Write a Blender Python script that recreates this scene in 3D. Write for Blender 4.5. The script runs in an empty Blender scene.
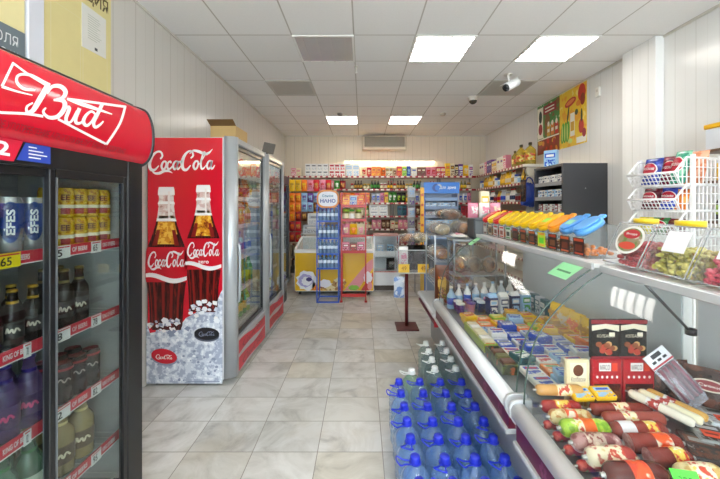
import bpy, math, random
from mathutils import Vector, Matrix
rnd = random.Random(11)
PI = math.pi
sc = bpy.context.scene
COL = sc.collection
EYE = 1.52          # camera height
FL = 342.0          # focal length in pixels of the 720x479 photograph
HC = 3.163          # ceiling height
XL, XR, YB, YF = -1.82, 2.93, 8.106, -3.2

def onY(px, py, d):      # photograph point on the plane y = d
    return Vector(((px-362)/FL*d, d, EYE-(py-205)/FL*d))
def onX(px, py, X):      # ... on the plane x = X
    return onY(px, py, X*FL/(px-362))
def T(x=0, y=0, z=0): return Matrix.Translation((x, y, z))
def R(a, ax='Z'): return Matrix.Rotation(math.radians(a), 4, ax)
def S(x, y, z): return Matrix.Diagonal((x, y, z, 1))

# ------------------------------------------------------------------ materials
MATS = {}
def lin(c):
    if isinstance(c, str):
        c = c.lstrip('#'); c = [int(c[i:i+2], 16) for i in (0, 2, 4)]
    o = []
    for v in c:
        v /= 255.0
        o.append(v/12.92 if v <= .04045 else ((v+.055)/1.055)**2.4)
    return (*o, 1)
def nt(name):
    m = bpy.data.materials.new(name); m.use_nodes = True
    t = m.node_tree; b = t.nodes['Principled BSDF']
    return m, t, b
def N(t, kind, **kw):
    n = t.nodes.new(kind)
    for k, v in kw.items(): setattr(n, k, v)
    return n
def plain(c, rough=.4, metal=0.0, coat=0.0):
    key = ('p', str(c), rough, metal, coat)
    if key in MATS: return MATS[key]
    m, t, b = nt('paint')
    # a faint procedural unevenness so that no surface is perfectly flat in tone
    base = lin(c)
    no = N(t, 'ShaderNodeTexNoise'); no.inputs['Scale'].default_value = 9; no.inputs['Detail'].default_value = 3
    tc = N(t, 'ShaderNodeTexCoord'); t.links.new(tc.outputs['Object'], no.inputs['Vector'])
    mx = N(t, 'ShaderNodeMix', data_type='RGBA')
    mx.inputs['A'].default_value = tuple(v*.95 for v in base[:3])+(1,)
    mx.inputs['B'].default_value = tuple(min(1, v*1.04) for v in base[:3])+(1,)
    t.links.new(no.outputs['Fac'], mx.inputs['Factor']); t.links.new(mx.outputs['Result'], b.inputs['Base Color'])
    b.inputs['Roughness'].default_value = rough; b.inputs['Metallic'].default_value = metal
    if coat: b.inputs['Coat Weight'].default_value = coat; b.inputs['Coat Roughness'].default_value = .08
    MATS[key] = m; return m
def printed(c1, c2, c3=None, scale=30, rough=.35, bal=.5, stretch=(1, 1, 1)):
    """packaging print: cells of two or three inks"""
    c3 = c3 or c1
    key = ('q', str(c1), str(c2), str(c3), scale, rough, bal, stretch)
    if key in MATS: return MATS[key]
    m, t, b = nt('printed_pack')
    tc = N(t, 'ShaderNodeTexCoord'); mp = N(t, 'ShaderNodeMapping'); mp.inputs['Scale'].default_value = stretch
    t.links.new(tc.outputs['Object'], mp.inputs['Vector'])
    no = N(t, 'ShaderNodeTexNoise'); no.inputs['Scale'].default_value = scale; no.inputs['Detail'].default_value = 2
    t.links.new(mp.outputs['Vector'], no.inputs['Vector'])
    cr = N(t, 'ShaderNodeValToRGB'); cr.color_ramp.interpolation = 'EASE'
    e = cr.color_ramp.elements
    e[0].position = bal-.07; e[0].color = lin(c2); e[1].position = bal+.0; e[1].color = lin(c1)
    k = e.new(bal+.10); k.color = lin(c1); k = e.new(bal+.15); k.color = lin(c3)
    t.links.new(no.outputs['Fac'], cr.inputs['Fac']); t.links.new(cr.outputs['Color'], b.inputs['Base Color'])
    b.inputs['Roughness'].default_value = rough
    MATS[key] = m; return m
def clear(tint=(1, 1, 1), haze=0.0, hazecol=(1, 1, 1), rough=.03, ior=1.45, refl=1.0):
    """clear sheet: straight transmission with fresnel reflection and optionally a little milky scatter"""
    key = ('g', tint, haze, hazecol, rough, ior, refl)
    if key in MATS: return MATS[key]
    m, t, b = nt('clear_sheet'); t.nodes.remove(b)
    out = t.nodes['Material Output']
    tr = N(t, 'ShaderNodeBsdfTransparent'); tr.inputs['Color'].default_value = (*tint, 1)
    gl = N(t, 'ShaderNodeBsdfGlossy'); gl.inputs['Roughness'].default_value = rough
    fr = N(t, 'ShaderNodeFresnel')
    ge = N(t, 'ShaderNodeNewGeometry'); io = N(t, 'ShaderNodeMix', data_type='FLOAT'); io.inputs['A'].default_value = ior; io.inputs['B'].default_value = 1/ior
    t.links.new(ge.outputs['Backfacing'], io.inputs['Factor']); t.links.new(io.outputs['Result'], fr.inputs['IOR'])
    last = tr.outputs[0]
    if haze:
        d = N(t, 'ShaderNodeBsdfDiffuse'); d.inputs['Color'].default_value = (*hazecol, 1)
        x = N(t, 'ShaderNodeMixShader'); x.inputs[0].default_value = haze
        t.links.new(last, x.inputs[1]); t.links.new(d.outputs[0], x.inputs[2]); last = x.outputs[0]
    x = N(t, 'ShaderNodeMixShader')
    mu = N(t, 'ShaderNodeMath', operation='MULTIPLY'); mu.inputs[1].default_value = refl
    t.links.new(fr.outputs[0], mu.inputs[0]); t.links.new(mu.outputs[0], x.inputs[0])
    t.links.new(last, x.inputs[1]); t.links.new(gl.outputs[0], x.inputs[2])
    t.links.new(x.outputs[0], out.inputs['Surface'])
    MATS[key] = m; return m
def glow(c, s):
    key = ('e', str(c), s)
    if key in MATS: return MATS[key]
    m, t, b = nt('lamp_glow'); b.inputs['Base Color'].default_value = lin(c)
    b.inputs['Emission Color'].default_value = lin(c); b.inputs['Emission Strength'].default_value = s
    MATS[key] = m; return m
def floor_mat():
    m, t, b = nt('marbled_floor_tile')
    tc = N(t, 'ShaderNodeTexCoord'); mp = N(t, 'ShaderNodeMapping')
    mp.inputs['Location'].default_value = (-.126+8, -2.105+9, 0)
    t.links.new(tc.outputs['Object'], mp.inputs['Vector'])
    br = N(t, 'ShaderNodeTexBrick'); br.offset = 0; br.squash = 1
    br.inputs['Scale'].default_value = 1; br.inputs['Brick Width'].default_value = .4; br.inputs['Row Height'].default_value = .3
    br.inputs['Mortar Size'].default_value = .0028; br.inputs['Mortar Smooth'].default_value = .2
    br.inputs['Color1'].default_value = (0, 0, 0, 1); br.inputs['Color2'].default_value = (1, 1, 1, 1); br.inputs['Mortar'].default_value = (.5, .5, .5, 1)
    t.links.new(mp.outputs['Vector'], br.inputs['Vector'])
    # a different piece of marble for every tile
    ad = N(t, 'ShaderNodeVectorMath', operation='MULTIPLY_ADD'); ad.inputs[1].default_value = (17, 31, 5)
    t.links.new(br.outputs['Color'], ad.inputs[0]); t.links.new(tc.outputs['Object'], ad.inputs[2])
    n1 = N(t, 'ShaderNodeTexNoise'); n1.inputs['Scale'].default_value = 3.2; n1.inputs['Detail'].default_value = 7; n1.inputs['Roughness'].default_value = .62; n1.inputs['Distortion'].default_value = 1.3
    t.links.new(ad.outputs[0], n1.inputs['Vector'])
    cr = N(t, 'ShaderNodeValToRGB'); e = cr.color_ramp.elements
    e[0].position = .30; e[0].color = lin('#aeaca7'); e[1].position = .60; e[1].color = lin('#e0dfdb')
    k = e.new(.44); k.color = lin('#cfcdc7')
    t.links.new(n1.outputs['Fac'], cr.inputs['Fac'])
    tint = N(t, 'ShaderNodeMix', data_type='RGBA'); tint.blend_type = 'MULTIPLY'; tint.inputs['Factor'].default_value = 1
    c2 = N(t, 'ShaderNodeValToRGB'); e = c2.color_ramp.elements
    e[0].color = lin('#f4efe2'); e[1].color = lin('#ffffff'); k = e.new(.4); k.color = lin('#eef0f2')
    t.links.new(br.outputs['Color'], c2.inputs['Fac'])
    t.links.new(cr.outputs['Color'], tint.inputs['A']); t.links.new(c2.outputs['Color'], tint.inputs['B'])
    # rusty and dusty stains
    n2 = N(t, 'ShaderNodeTexNoise'); n2.inputs['Scale'].default_value = 1.7; n2.inputs['Detail'].default_value = 5
    t.links.new(tc.outputs['Object'], n2.inputs['Vector'])
    c3 = N(t, 'ShaderNodeValToRGB'); e = c3.color_ramp.elements
    e[0].position = .55; e[0].color = (0, 0, 0, 1); e[1].position = .75; e[1].color = (.6, .6, .6, 1)
    t.links.new(n2.outputs['Fac'], c3.inputs['Fac'])
    st = N(t, 'ShaderNodeMix', data_type='RGBA'); st.inputs['B'].default_value = lin('#b3a78c')
    t.links.new(c3.outputs['Color'], st.inputs['Factor']); t.links.new(tint.outputs['Result'], st.inputs['A'])
    gr = N(t, 'ShaderNodeMix', data_type='RGBA'); gr.inputs['B'].default_value = lin('#8e8a80')
    t.links.new(br.outputs['Fac'], gr.inputs['Factor']); t.links.new(st.outputs['Result'], gr.inputs['A'])
    t.links.new(gr.outputs['Result'], b.inputs['Base Color'])
    b.inputs['Roughness'].default_value = .32
    return m
def ceiling_mat():
    m, t, b = nt('mineral_ceiling_tile')
    tc = N(t, 'ShaderNodeTexCoord'); mp = N(t, 'ShaderNodeMapping')
    mp.inputs['Location'].default_value = (.08+6, -3.306+12, 0)
    t.links.new(tc.outputs['Object'], mp.inputs['Vector'])
    br = N(t, 'ShaderNodeTexBrick'); br.offset = 0; br.squash = 1
    br.inputs['Scale'].default_value = 1; br.inputs['Brick Width'].default_value = .6; br.inputs['Row Height'].default_value = .6
    br.inputs['Mortar Size'].default_value = .007; br.inputs['Mortar Smooth'].default_value = .1
    br.inputs['Color1'].default_value = lin('#f3f1ee'); br.inputs['Color2'].default_value = lin('#eeece9'); br.inputs['Mortar'].default_value = lin('#c2bcb3')
    t.links.new(mp.outputs['Vector'], br.inputs['Vector'])
    no = N(t, 'ShaderNodeTexNoise'); no.inputs['Scale'].default_value = 60; no.inputs['Detail'].default_value = 3
    t.links.new(tc.outputs['Object'], no.inputs['Vector'])
    mx = N(t, 'ShaderNodeMix', data_type='RGBA'); mx.blend_type = 'MULTIPLY'; mx.inputs['Factor'].default_value = .10
    t.links.new(br.outputs['Color'], mx.inputs['A']); t.links.new(no.outputs['Color'], mx.inputs['B'])
    hs = N(t, 'ShaderNodeHueSaturation'); hs.inputs['Saturation'].default_value = 0
    t.links.new(no.outputs['Color'], hs.inputs['Color']); t.links.new(hs.outputs['Color'], mx.inputs['B'])
    t.links.new(mx.outputs['Result'], b.inputs['Base Color']); b.inputs['Roughness'].default_value = .85
    return m
def panel_mat(c, axis, groove, pitch=.25, rough=.22):
    """glossy PVC wall boards with vertical seams along one horizontal axis"""
    m, t, b = nt('pvc_wall_board')
    tc = N(t, 'ShaderNodeTexCoord'); sp = N(t, 'ShaderNodeSeparateXYZ'); t.links.new(tc.outputs['Object'], sp.inputs[0])
    dv = N(t, 'ShaderNodeMath', operation='DIVIDE'); dv.inputs[1].default_value = pitch; t.links.new(sp.outputs[axis], dv.inputs[0])
    fr = N(t, 'ShaderNodeMath', operation='FRACT'); t.links.new(dv.outputs[0], fr.inputs[0])
    cr = N(t, 'ShaderNodeValToRGB'); e = cr.color_ramp.elements
    e[0].position = 0; e[0].color = lin(groove); e[1].position = .035; e[1].color = lin(c)
    k = e.new(.48); k.color = lin(c); k = e.new(.5); k.color = tuple(.5*(x+y) for x, y in zip(lin(c), lin(groove))); k = e.new(.52); k.color = lin(c)
    k = e.new(.975); k.color = lin(c); k = e.new(.99); k.color = lin(groove)
    t.links.new(fr.outputs[0], cr.inputs['Fac']); t.links.new(cr.outputs['Color'], b.inputs['Base Color'])
    bp = N(t, 'ShaderNodeBump'); bp.inputs['Strength'].default_value = .25; bp.inputs['Distance'].default_value = .004
    hs = N(t, 'ShaderNodeTexNoise'); hs.inputs['Scale'].default_value = 3; t.links.new(tc.outputs['Object'], hs.inputs['Vector'])
    t.links.new(hs.outputs['Fac'], bp.inputs['Height']); t.links.new(bp.outputs['Normal'], b.inputs['Normal'])
    b.inputs['Roughness'].default_value = rough
    return m
WHITE = '#f2f2f0'; BLACK = '#141416'; RED = '#d0122b'
GLASS = clear((.97, .985, .98)); PET = clear((.96, .98, .98), .04, (.9, .95, .95), .06)

# ------------------------------------------------------------------ mesh builder
def smooth_path(pts, n=6, closed=False):
    P = [Vector(p) for p in pts]; out = []
    L = len(P)
    rng = range(L if closed else L-1)
    for i in rng:
        p0 = P[(i-1) % L] if (closed or i > 0) else P[i]
        p1 = P[i]; p2 = P[(i+1) % L]; p3 = P[(i+2) % L] if (closed or i+2 < L) else P[(i+1) % L]
        for k in range(n):
            u = k/n
            out.append(.5*((2*p1)+(p2-p0)*u+(2*p0-5*p1+4*p2-p3)*u*u+(3*p1-p0-3*p2+p3)*u**3))
    if not closed: out.append(P[-1].copy())
    return out
TEXTS = {}
def text_mesh(s, bold=0.0):
    k = (s, bold)
    if k not in TEXTS:
        cu = bpy.data.curves.new('lettering', 'FONT'); cu.body = s; cu.offset = bold; cu.resolution_u = 3
        o = bpy.data.objects.new('lettering', cu); COL.objects.link(o)
        me = bpy.data.meshes.new_from_object(o.evaluated_get(bpy.context.evaluated_depsgraph_get()))
        v = [(p.co.x, p.co.y) for p in me.vertices]; f = [tuple(q.vertices) for q in me.polygons]
        bpy.data.objects.remove(o); bpy.data.curves.remove(cu); bpy.data.meshes.remove(me)
        x0 = min(p[0] for p in v); x1 = max(p[0] for p in v)
        y0 = min(p[1] for p in v); y1 = max(p[1] for p in v)
        TEXTS[k] = ([((a-x0)/(x1-x0), (b-y0)/(y1-y0)) for a, b in v], f)
    return TEXTS[k]
def quad(a, b, c, d, off=(0, 0, 0)):
    """(u,v) in the unit square -> the 3-D quad a (0,0) b (1,0) c (1,1) d (0,1)"""
    a, b, c, d, off = map(Vector, (a, b, c, d, off))
    return lambda u, v: a*(1-u)*(1-v)+b*u*(1-v)+c*u*v+d*(1-u)*v+off
class MB:
    def __init__(s): s.v = []; s.f = []; s.m = []; s.s = []
    def add(s, vs, fs, mat=0, sm=False, M=None):
        o = len(s.v)
        for p in vs:
            p = Vector(p); s.v.append(M @ p if M else p)
        for f in fs: s.f.append(tuple(i+o for i in f)); s.m.append(mat); s.s.append(sm)
        return s
    def box(s, x0, x1, y0, y1, z0, z1, mat=0, bev=0.0, M=None, sm=False):
        if bev <= 0:
            vs = [(x, y, z) for x in (x0, x1) for y in (y0, y1) for z in (z0, z1)]
            return s.add(vs, [(0, 1, 3, 2), (4, 6, 7, 5), (0, 4, 5, 1), (2, 3, 7, 6), (0, 2, 6, 4), (1, 5, 7, 3)], mat, sm, M)
        bev = min(bev, (x1-x0)*.49, (y1-y0)*.49, (z1-z0)*.49)
        vs = []; idx = {}
        X, Y, Z = (x0, x1), (y0, y1), (z0, z1)
        for i in (0, 1):
            for j in (0, 1):
                for k in (0, 1):
                    for a in range(3):
                        p = [X[i], Y[j], Z[k]]
                        for b in range(3):
                            if b != a: p[b] += bev*(1 if (i, j, k)[b] == 0 else -1)
                        idx[i, j, k, a] = len(vs); vs.append(p)
        fs = []
        for a in range(3):
            b, c = [q for q in range(3) if q != a]
            for sd in (0, 1):
                q = []
                for (u, w) in ((0, 0), (1, 0), (1, 1), (0, 1)):
                    t = [0, 0, 0]; t[a] = sd; t[b] = u; t[c] = w; q.append(idx[t[0], t[1], t[2], a])
                fs.append(tuple(q))
            for u in (0, 1):
                for w in (0, 1):
                    t0 = [0, 0, 0]; t1 = [0, 0, 0]; t0[b] = t1[b] = u; t0[c] = t1[c] = w; t1[a] = 1
                    fs.append((idx[(*t0, b)], idx[(*t0, c)], idx[(*t1, c)], idx[(*t1, b)]))
        for i in (0, 1):
            for j in (0, 1):
                for k in (0, 1): fs.append(tuple(idx[i, j, k, a] for a in range(3)))
        return s.add(vs, fs, mat, sm, M)
    def lathe(s, prof, seg=16, mat=0, M=None, mats=None, sm=True, arc=(0, 360), sq=1.0):
        a0, a1 = map(math.radians, arc); full = abs(arc[1]-arc[0]) >= 360
        n = seg if full else seg+1
        vs = []
        for r, z in prof:
            for i in range(n):
                a = a0+(a1-a0)*i/seg
                vs.append((r*math.cos(a), r*math.sin(a)*sq, z))
        for j in range(len(prof)-1):
            fs = []
            for i in range(seg):
                k = (i+1) % n
                fs.append((j*n+i, j*n+k, (j+1)*n+k, (j+1)*n+i))
            s.add(vs if j == 0 else [], fs if j == 0 else [tuple(q-0 for q in f) for f in fs], (mats[j] if mats else mat), sm, M) if j == 0 else s._more(fs, (mats[j] if mats else mat), sm, len(vs))
        return s
    def _more(s, fs, mat, sm, nv):
        o = len(s.v)-nv
        for f in fs: s.f.append(tuple(i+o for i in f)); s.m.append(mat); s.s.append(sm)
    def prism(s, poly, w0, w1, axis='y', mat=0, M=None, sm=False):
        """extrude a closed outline: axis y -> poly is (x,z); axis x -> (y,z); axis z -> (x,y)"""
        def mk(u, v, w): return (u, w, v) if axis == 'y' else (w, u, v) if axis == 'x' else (u, v, w)
        n = len(poly)
        vs = [mk(u, v, w0) for u, v in poly]+[mk(u, v, w1) for u, v in poly]
        fs = [tuple(range(n)), tuple(range(2*n-1, n-1, -1))]
        s.add(vs, fs, mat, False, M)
        o = len(s.v)-2*n
        for i in range(n):
            k = (i+1) % n; s.f.append((o+i, o+k, o+n+k, o+n+i)); s.m.append(mat); s.s.append(sm)
        return s
    def tube(s, pts, r, seg=8, mat=0, closed=False, M=None):
        P = [Vector(p) for p in pts]; n = len(P); rings = []
        rr = r if isinstance(r, (list, tuple)) else [r]*n
        up = Vector((.13, .27, .95))
        vs = []
        for i in range(n):
            a = P[(i-1) % n] if (closed or i) else P[0]; b = P[(i+1) % n] if (closed or i < n-1) else P[-1]
            d = (b-a).normalized(); x = d.cross(up)
            if x.length < 1e-3: x = d.cross(Vector((1, 0, 0)))
            x.normalize(); y = d.cross(x)
            for k in range(seg):
                t = 2*PI*k/seg; vs.append(P[i]+rr[i]*(x*math.cos(t)+y*math.sin(t)))
        fs = []
        for i in range(n if closed else n-1):
            j = (i+1) % n
            for k in range(seg):
                l = (k+1) % seg; fs.append((i*seg+k, i*seg+l, j*seg+l, j*seg+k))
        if not closed: fs += [tuple(range(seg)), tuple(range((n-1)*seg, n*seg))]
        return s.add(vs, fs, mat, True, M)
    def grid(s, fn, nx, ny, mat=0, sm=True, M=None, matfn=None):
        vs = [fn(i/nx, j/ny) for j in range(ny+1) for i in range(nx+1)]
        o = len(s.v)
        for p in vs: p = Vector(p); s.v.append(M @ p if M else p)
        for j in range(ny):
            for i in range(nx):
                q = j*(nx+1)+i
                s.f.append((o+q, o+q+1, o+q+nx+2, o+q+nx+1)); s.s.append(sm)
                s.m.append(matfn((i+.5)/nx, (j+.5)/ny) if matfn else mat)
        return s
    def poly(s, pts, mat=0, M=None): return s.add(pts, [tuple(range(len(pts)))], mat, False, M)
    def stroke(s, pts, w, fn, mat=0, n=7, closed=False):
        """a brush line in a (u,v) drawing plane; w = width or list of widths per point"""
        ws = w if isinstance(w, (list, tuple)) else [w]*len(pts)
        P = smooth_path([(p[0], p[1], q) for p, q in zip(pts, ws)], n, closed) if n > 1 else [Vector((p[0], p[1], q)) for p, q in zip(pts, ws)]
        L = len(P); vs = []
        for i in range(L):
            a = P[(i-1) % L] if (closed or i) else P[0]; b = P[(i+1) % L] if (closed or i < L-1) else P[-1]
            d = Vector((b.x-a.x, b.y-a.y)); d = d.normalized() if d.length > 1e-9 else Vector((1, 0))
            nx, ny = -d.y*P[i].z/2, d.x*P[i].z/2
            vs += [fn(P[i].x+nx, P[i].y+ny), fn(P[i].x-nx, P[i].y-ny)]
        fs = [(2*i, 2*i+1, (2*i+3) % (2*L), (2*i+2) % (2*L)) for i in range(L if closed else L-1)]
        return s.add(vs, fs, mat)
    def text(s, body, fn, mat=0, bold=0.0):
        v, f = text_mesh(body, bold)
        return s.add([fn(a, b) for a, b in v], f, mat)
    def ball(s, c, rx, ry, rz, mat=0, seg=10, rings=6, M=None):
        vs = [(c[0], c[1], c[2]-rz)]
        for j in range(1, rings):
            t = -PI/2+PI*j/rings
            for i in range(seg):
                a = 2*PI*i/seg; vs.append((c[0]+rx*math.cos(t)*math.cos(a), c[1]+ry*math.cos(t)*math.sin(a), c[2]+rz*math.sin(t)))
        vs.append((c[0], c[1], c[2]+rz)); e = len(vs)-1; fs = []
        for i in range(seg):
            k = (i+1) % seg
            fs.append((0, 1+k, 1+i)); fs.append((e, e-seg+i, e-seg+k))
            for j in range(rings-2): fs.append((1+j*seg+i, 1+j*seg+k, 1+(j+1)*seg+k, 1+(j+1)*seg+i))
        return s.add(vs, fs, mat, True, M)
    def pillow(s, w, h, t, mat=0, labmat=None, box=(.18, .82, .25, .75), nx=10, ny=12, M=None, crimp=.06, seed=0):
        """a filled pouch standing in the xz plane, base at z=0, front towards -y"""
        r = random.Random(seed)
        wob = [r.uniform(-.08, .08) for _ in range(8)]
        def prof(u, v):
            a = max(0, 1-abs(2*u-1)**2.6); b = max(0, 1-abs((v-.5)/(.5-crimp))**3) if crimp < v < 1-crimp else 0
            return a*b*(1+wob[int(u*3.99)]+wob[4+int(v*3.99)])
        for sd in (-1, 1):
            def fn(u, v):
                k = prof(u, v)
                return ((u-.5)*w*(1-.06*k), sd*t/2*k, v*h)
            mf = (lambda u, v: labmat if (box[0] < u < box[1] and box[2] < v < box[3]) else mat) if (labmat is not None and sd < 0) else None
            s.grid(fn, nx, ny, mat, True, M, mf)
        return s
    def mesh(s, name, mats, org=(0, 0, 0)):
        me = bpy.data.meshes.new(name); o = Vector(org)
        me.from_pydata([p-o for p in s.v], [], s.f)
        for m in mats: me.materials.append(m)
        me.polygons.foreach_set('material_index', s.m); me.polygons.foreach_set('use_smooth', s.s)
        me.update()
        return me
    def build(s, name, mats, parent=None, org=None, recalc=True):
        """mesh given in world coordinates when org is given, else in the parent's own coordinates"""
        if not isinstance(mats, (list, tuple)): mats = [mats]
        if org is None: org = parent.get('_org', (0, 0, 0)) if parent else (0, 0, 0)
        me = s.mesh(name, mats, org)
        if recalc:
            import bmesh
            b = bmesh.new(); b.from_mesh(me); bmesh.ops.recalc_face_normals(b, faces=b.faces); b.to_mesh(me); b.free()
        o = bpy.data.objects.new(name, me); COL.objects.link(o)
        if parent: o.parent = parent; o['_org'] = tuple(org)
        else: o.location = org
        return o

# ------------------------------------------------------------------ naming
USED = {}
def tag(o, label, cat, group=None, kind=None, share=False):
    n = len(label.split())
    if not 4 <= n <= 16: print('LABELLEN', n, label)
    if label in USED and not share: print('LABELTWICE', label)
    USED[label] = 1
    o['label'] = label; o['category'] = cat
    if group: o['group'] = group
    if kind: o['kind'] = kind
    return o
def thing(name, label, cat, org=(0, 0, 0), group=None, local=False, rz=0):
    """an Empty at the thing's base; parts of it are given in world coordinates unless local"""
    o = bpy.data.objects.new(name, None); o.empty_display_size = .05; COL.objects.link(o)
    o.location = org; o.rotation_euler = (0, 0, rz)
    o['_org'] = (0, 0, 0) if local else tuple(org)
    return tag(o, label, cat, group)
def struct(o): o['kind'] = 'structure'; return o
def kids(o): return [c for c in o.children]
def dup(root, loc, label, rot=None, group=None, cat=None):
    r = root.copy(); COL.objects.link(r); r.location = loc
    if rot is not None: r.rotation_euler = rot
    r['category'] = cat or root['category']; tag(r, label, r['category'], group or root.get('group'))
    for ch in kids(root):
        c = ch.copy(); COL.objects.link(c); c.parent = r
        for g in kids(ch):
            d = g.copy(); COL.objects.link(d); d.parent = c
    return r
ORD = ['zeroth', 'first', 'second', 'third', 'fourth', 'fifth', 'sixth', 'seventh', 'eighth', 'ninth', 'tenth', 'eleventh', 'twelfth', 'thirteenth', 'fourteenth', 'fifteenth', 'sixteenth', 'seventeenth', 'eighteenth', 'nineteenth']
for tens, w in ((20, 'twent'), (30, 'thirt'), (40, 'fort'), (50, 'fift')):
    for k in range(10): ORD.append(w+'ieth' if k == 0 else w+'y-'+ORD[k])

# ------------------------------------------------------------------ packs for the shelves
PACKS = {}
COLOURS = {'red': '#cf1c2a', 'orange': '#f0791a', 'yellow': '#f5c414', 'green': '#3f9a34', 'blue': '#2450bd', 'purple': '#6d3f93', 'white': '#eeece6',
           'cream': '#e9dcb8', 'brown': '#6a3a22', 'black': '#26221f', 'pink': '#e58fa5', 'teal': '#25606a', 'gold': '#c99a35', 'grey': '#9a9a98',
           'dark': '#3a1f1c', 'lightblue': '#9cc5e6', 'crimson': '#8f1424', 'lime': '#a6ce39', 'beige': '#cfb995', 'silver': '#c9cdd2', 'navy': '#1d2b5c', 'olive': '#6c6a2a'}
SAY = {'lightblue': 'pale blue', 'dark': 'dark brown', 'lime': 'lime green', 'navy': 'navy blue'}
def pack_mesh(kind, w, d, h, c1, c2, c3):
    """one shelf item, base at the origin, front towards -y"""
    key = (kind, round(w, 3), round(d, 3), round(h, 3), c1, c2, c3)
    if key in PACKS: return PACKS[key]
    C = lambda n: COLOURS.get(n, n)
    b = MB(); m1 = plain(C(c1), .35); m2 = plain(C(c2), .35); m3 = plain(C(c3), .35)
    mats = [m1, m2, m3, printed(C(c1), C(c2), C(c3), 45, .35, .53)]
    if kind in ('box', 'carton'):
        b.box(-w/2, w/2, -d/2, d/2, 0, h if kind == 'box' else h*.82, 0, .004)
        y = -d/2-.0008
        if kind == 'carton':
            b.prism([(-d/2+.003, h*.82), (d/2-.003, h*.82), (.004, h*.96), (.004, h), (-.004, h), (-.004, h*.96)], -w/2+.003, w/2-.003, 'x', 2)
        t = .8*h if kind == 'box' else .7*h
        b.poly([(-w*.42, y, h*.06), (w*.42, y, h*.06), (w*.42, y, t*.55), (-w*.42, y, t*.55)], 3)
        b.poly([(-w*.40, y, t*.68), (w*.40, y, t*.68), (w*.40, y, t*1.02), (-w*.40, y, t*1.02)], 1)
        b.poly([(-w*.30, y-.0006, t*.75), (w*.30, y-.0006, t*.75), (w*.30, y-.0006, t*.93), (-w*.30, y-.0006, t*.93)], 2)
    elif kind == 'bottle':
        r = w/2
        b.lathe([(.001, 0), (r*.92, 0), (r, h*.03), (r, h*.20), (r*1.015, h*.205), (r*1.015, h*.50), (r, h*.505), (r*.96, h*.58), (r*.62, h*.70), (r*.36, h*.80), (r*.33, h*.90), (r*.42, h*.905), (r*.42, h*.99), (.001, h)],
                14, mats=[0, 0, 0, 0, 1, 0, 0, 0, 0, 0, 2, 2, 2])
    elif kind == 'jar':
        r = w/2
        b.lathe([(.001, 0), (r*.9, 0), (r, h*.05), (r, h*.16), (r*1.01, h*.17), (r*1.01, h*.62), (r, h*.63), (r*.98, h*.74), (r*.80, h*.80), (r*.86, h*.81), (r*.86, h*.98), (.001, h)], 14, mats=[0, 0, 0, 0, 1, 0, 0, 0, 2, 2, 2])
    elif kind == 'can':
        r = w/2
        b.lathe([(.001, .003), (r*.8, 0), (r, h*.06), (r, h*.22), (r*1.004, h*.225), (r*1.004, h*.70), (r, h*.71), (r, h*.91), (r*.84, h*.97), (r*.84, h), (r*.78, h*.985), (.001, h*.985)], 16, mats=[2, 2, 0, 0, 1, 0, 0, 0, 2, 2, 2])
    elif kind == 'cup':
        r = w/2
        b.lathe([(.001, 0), (r*.72, 0), (r*.76, h*.1), (r*.93, h*.85), (r, h*.87), (r, h*.97), (.001, h)], 14, mats=[1, 0, 0, 2, 2, 2])
    elif kind == 'pouch':
        b.pillow(w, h, d, 0, 3, seed=hash(key[4:]) % 97 if False else len(c1)*7+len(c2))
        b.poly([(-w*.3, -d*.52, h*.52), (w*.3, -d*.52, h*.52), (w*.3, -d*.50, h*.68), (-w*.3, -d*.50, h*.68)], 1)
    PACKS[key] = b.mesh(kind, mats); return PACKS[key]
NOUN = {'box': 'box', 'carton': 'carton', 'bottle': 'bottle', 'jar': 'jar', 'can': 'can', 'cup': 'cup', 'pouch': 'packet'}
ONAME = {'box': 'product_box', 'carton': 'drink_carton', 'bottle': 'bottle', 'jar': 'food_jar', 'can': 'drink_can', 'cup': 'dairy_cup', 'pouch': 'snack_packet'}
def put(kind, dims, cols, loc, rot, label, cat, group=None, name=None):
    o = bpy.data.objects.new(name or ONAME[kind], pack_mesh(kind, *dims, *cols)); COL.objects.link(o)
    o.location = loc; o.rotation_euler = rot if isinstance(rot, (tuple, list)) else (0, 0, rot)
    return tag(o, label, cat, group)
def row(specs, p0, p1, where, group, rz=0.0, gap=.006, start=1, back=0, stack=1):
    """fill a line from p0 to p1 with packs taken from specs = [(kind,w,d,h,c1,c2,c3,count)]; rz turns their fronts"""
    p0 = Vector(p0); p1 = Vector(p1); L = (p1-p0).length; u = (p1-p0)/L; s = 0; k = start; i = 0
    seq = []
    if 'packs on the' in group and 'back shelf' in group: specs = [(q[0], q[1]*.76, *q[2:]) for q in specs]; gap = .003
    for sp in specs: seq += [sp[:7]]*sp[7]
    while True:
        kind, w, d, h, c1, c2, c3 = seq[i % len(seq)]
        if s+w > L: break
        j = rnd.uniform(-.008, .008)
        for lv in range(stack if kind == 'box' else 1):
            p = p0+u*(s+w/2)+Vector((math.sin(rz)*-j, math.cos(rz)*j, 0)); p.z += .0015+lv*(h+.001)
            tail = '' if stack == 1 or kind != 'box' else 'lower ' if lv == 0 else 'upper '
            lab = f"{tail}{SAY.get(c1, c1)} {NOUN[kind]}, {ORD[k]} from the left {where}"
            put(kind, (w, d, h), (c1, c2, c3), p, rz+rnd.uniform(-.04, .04), lab, NOUN[kind], group)
        s += w+gap; k += 1; i += 1
    return k

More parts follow.
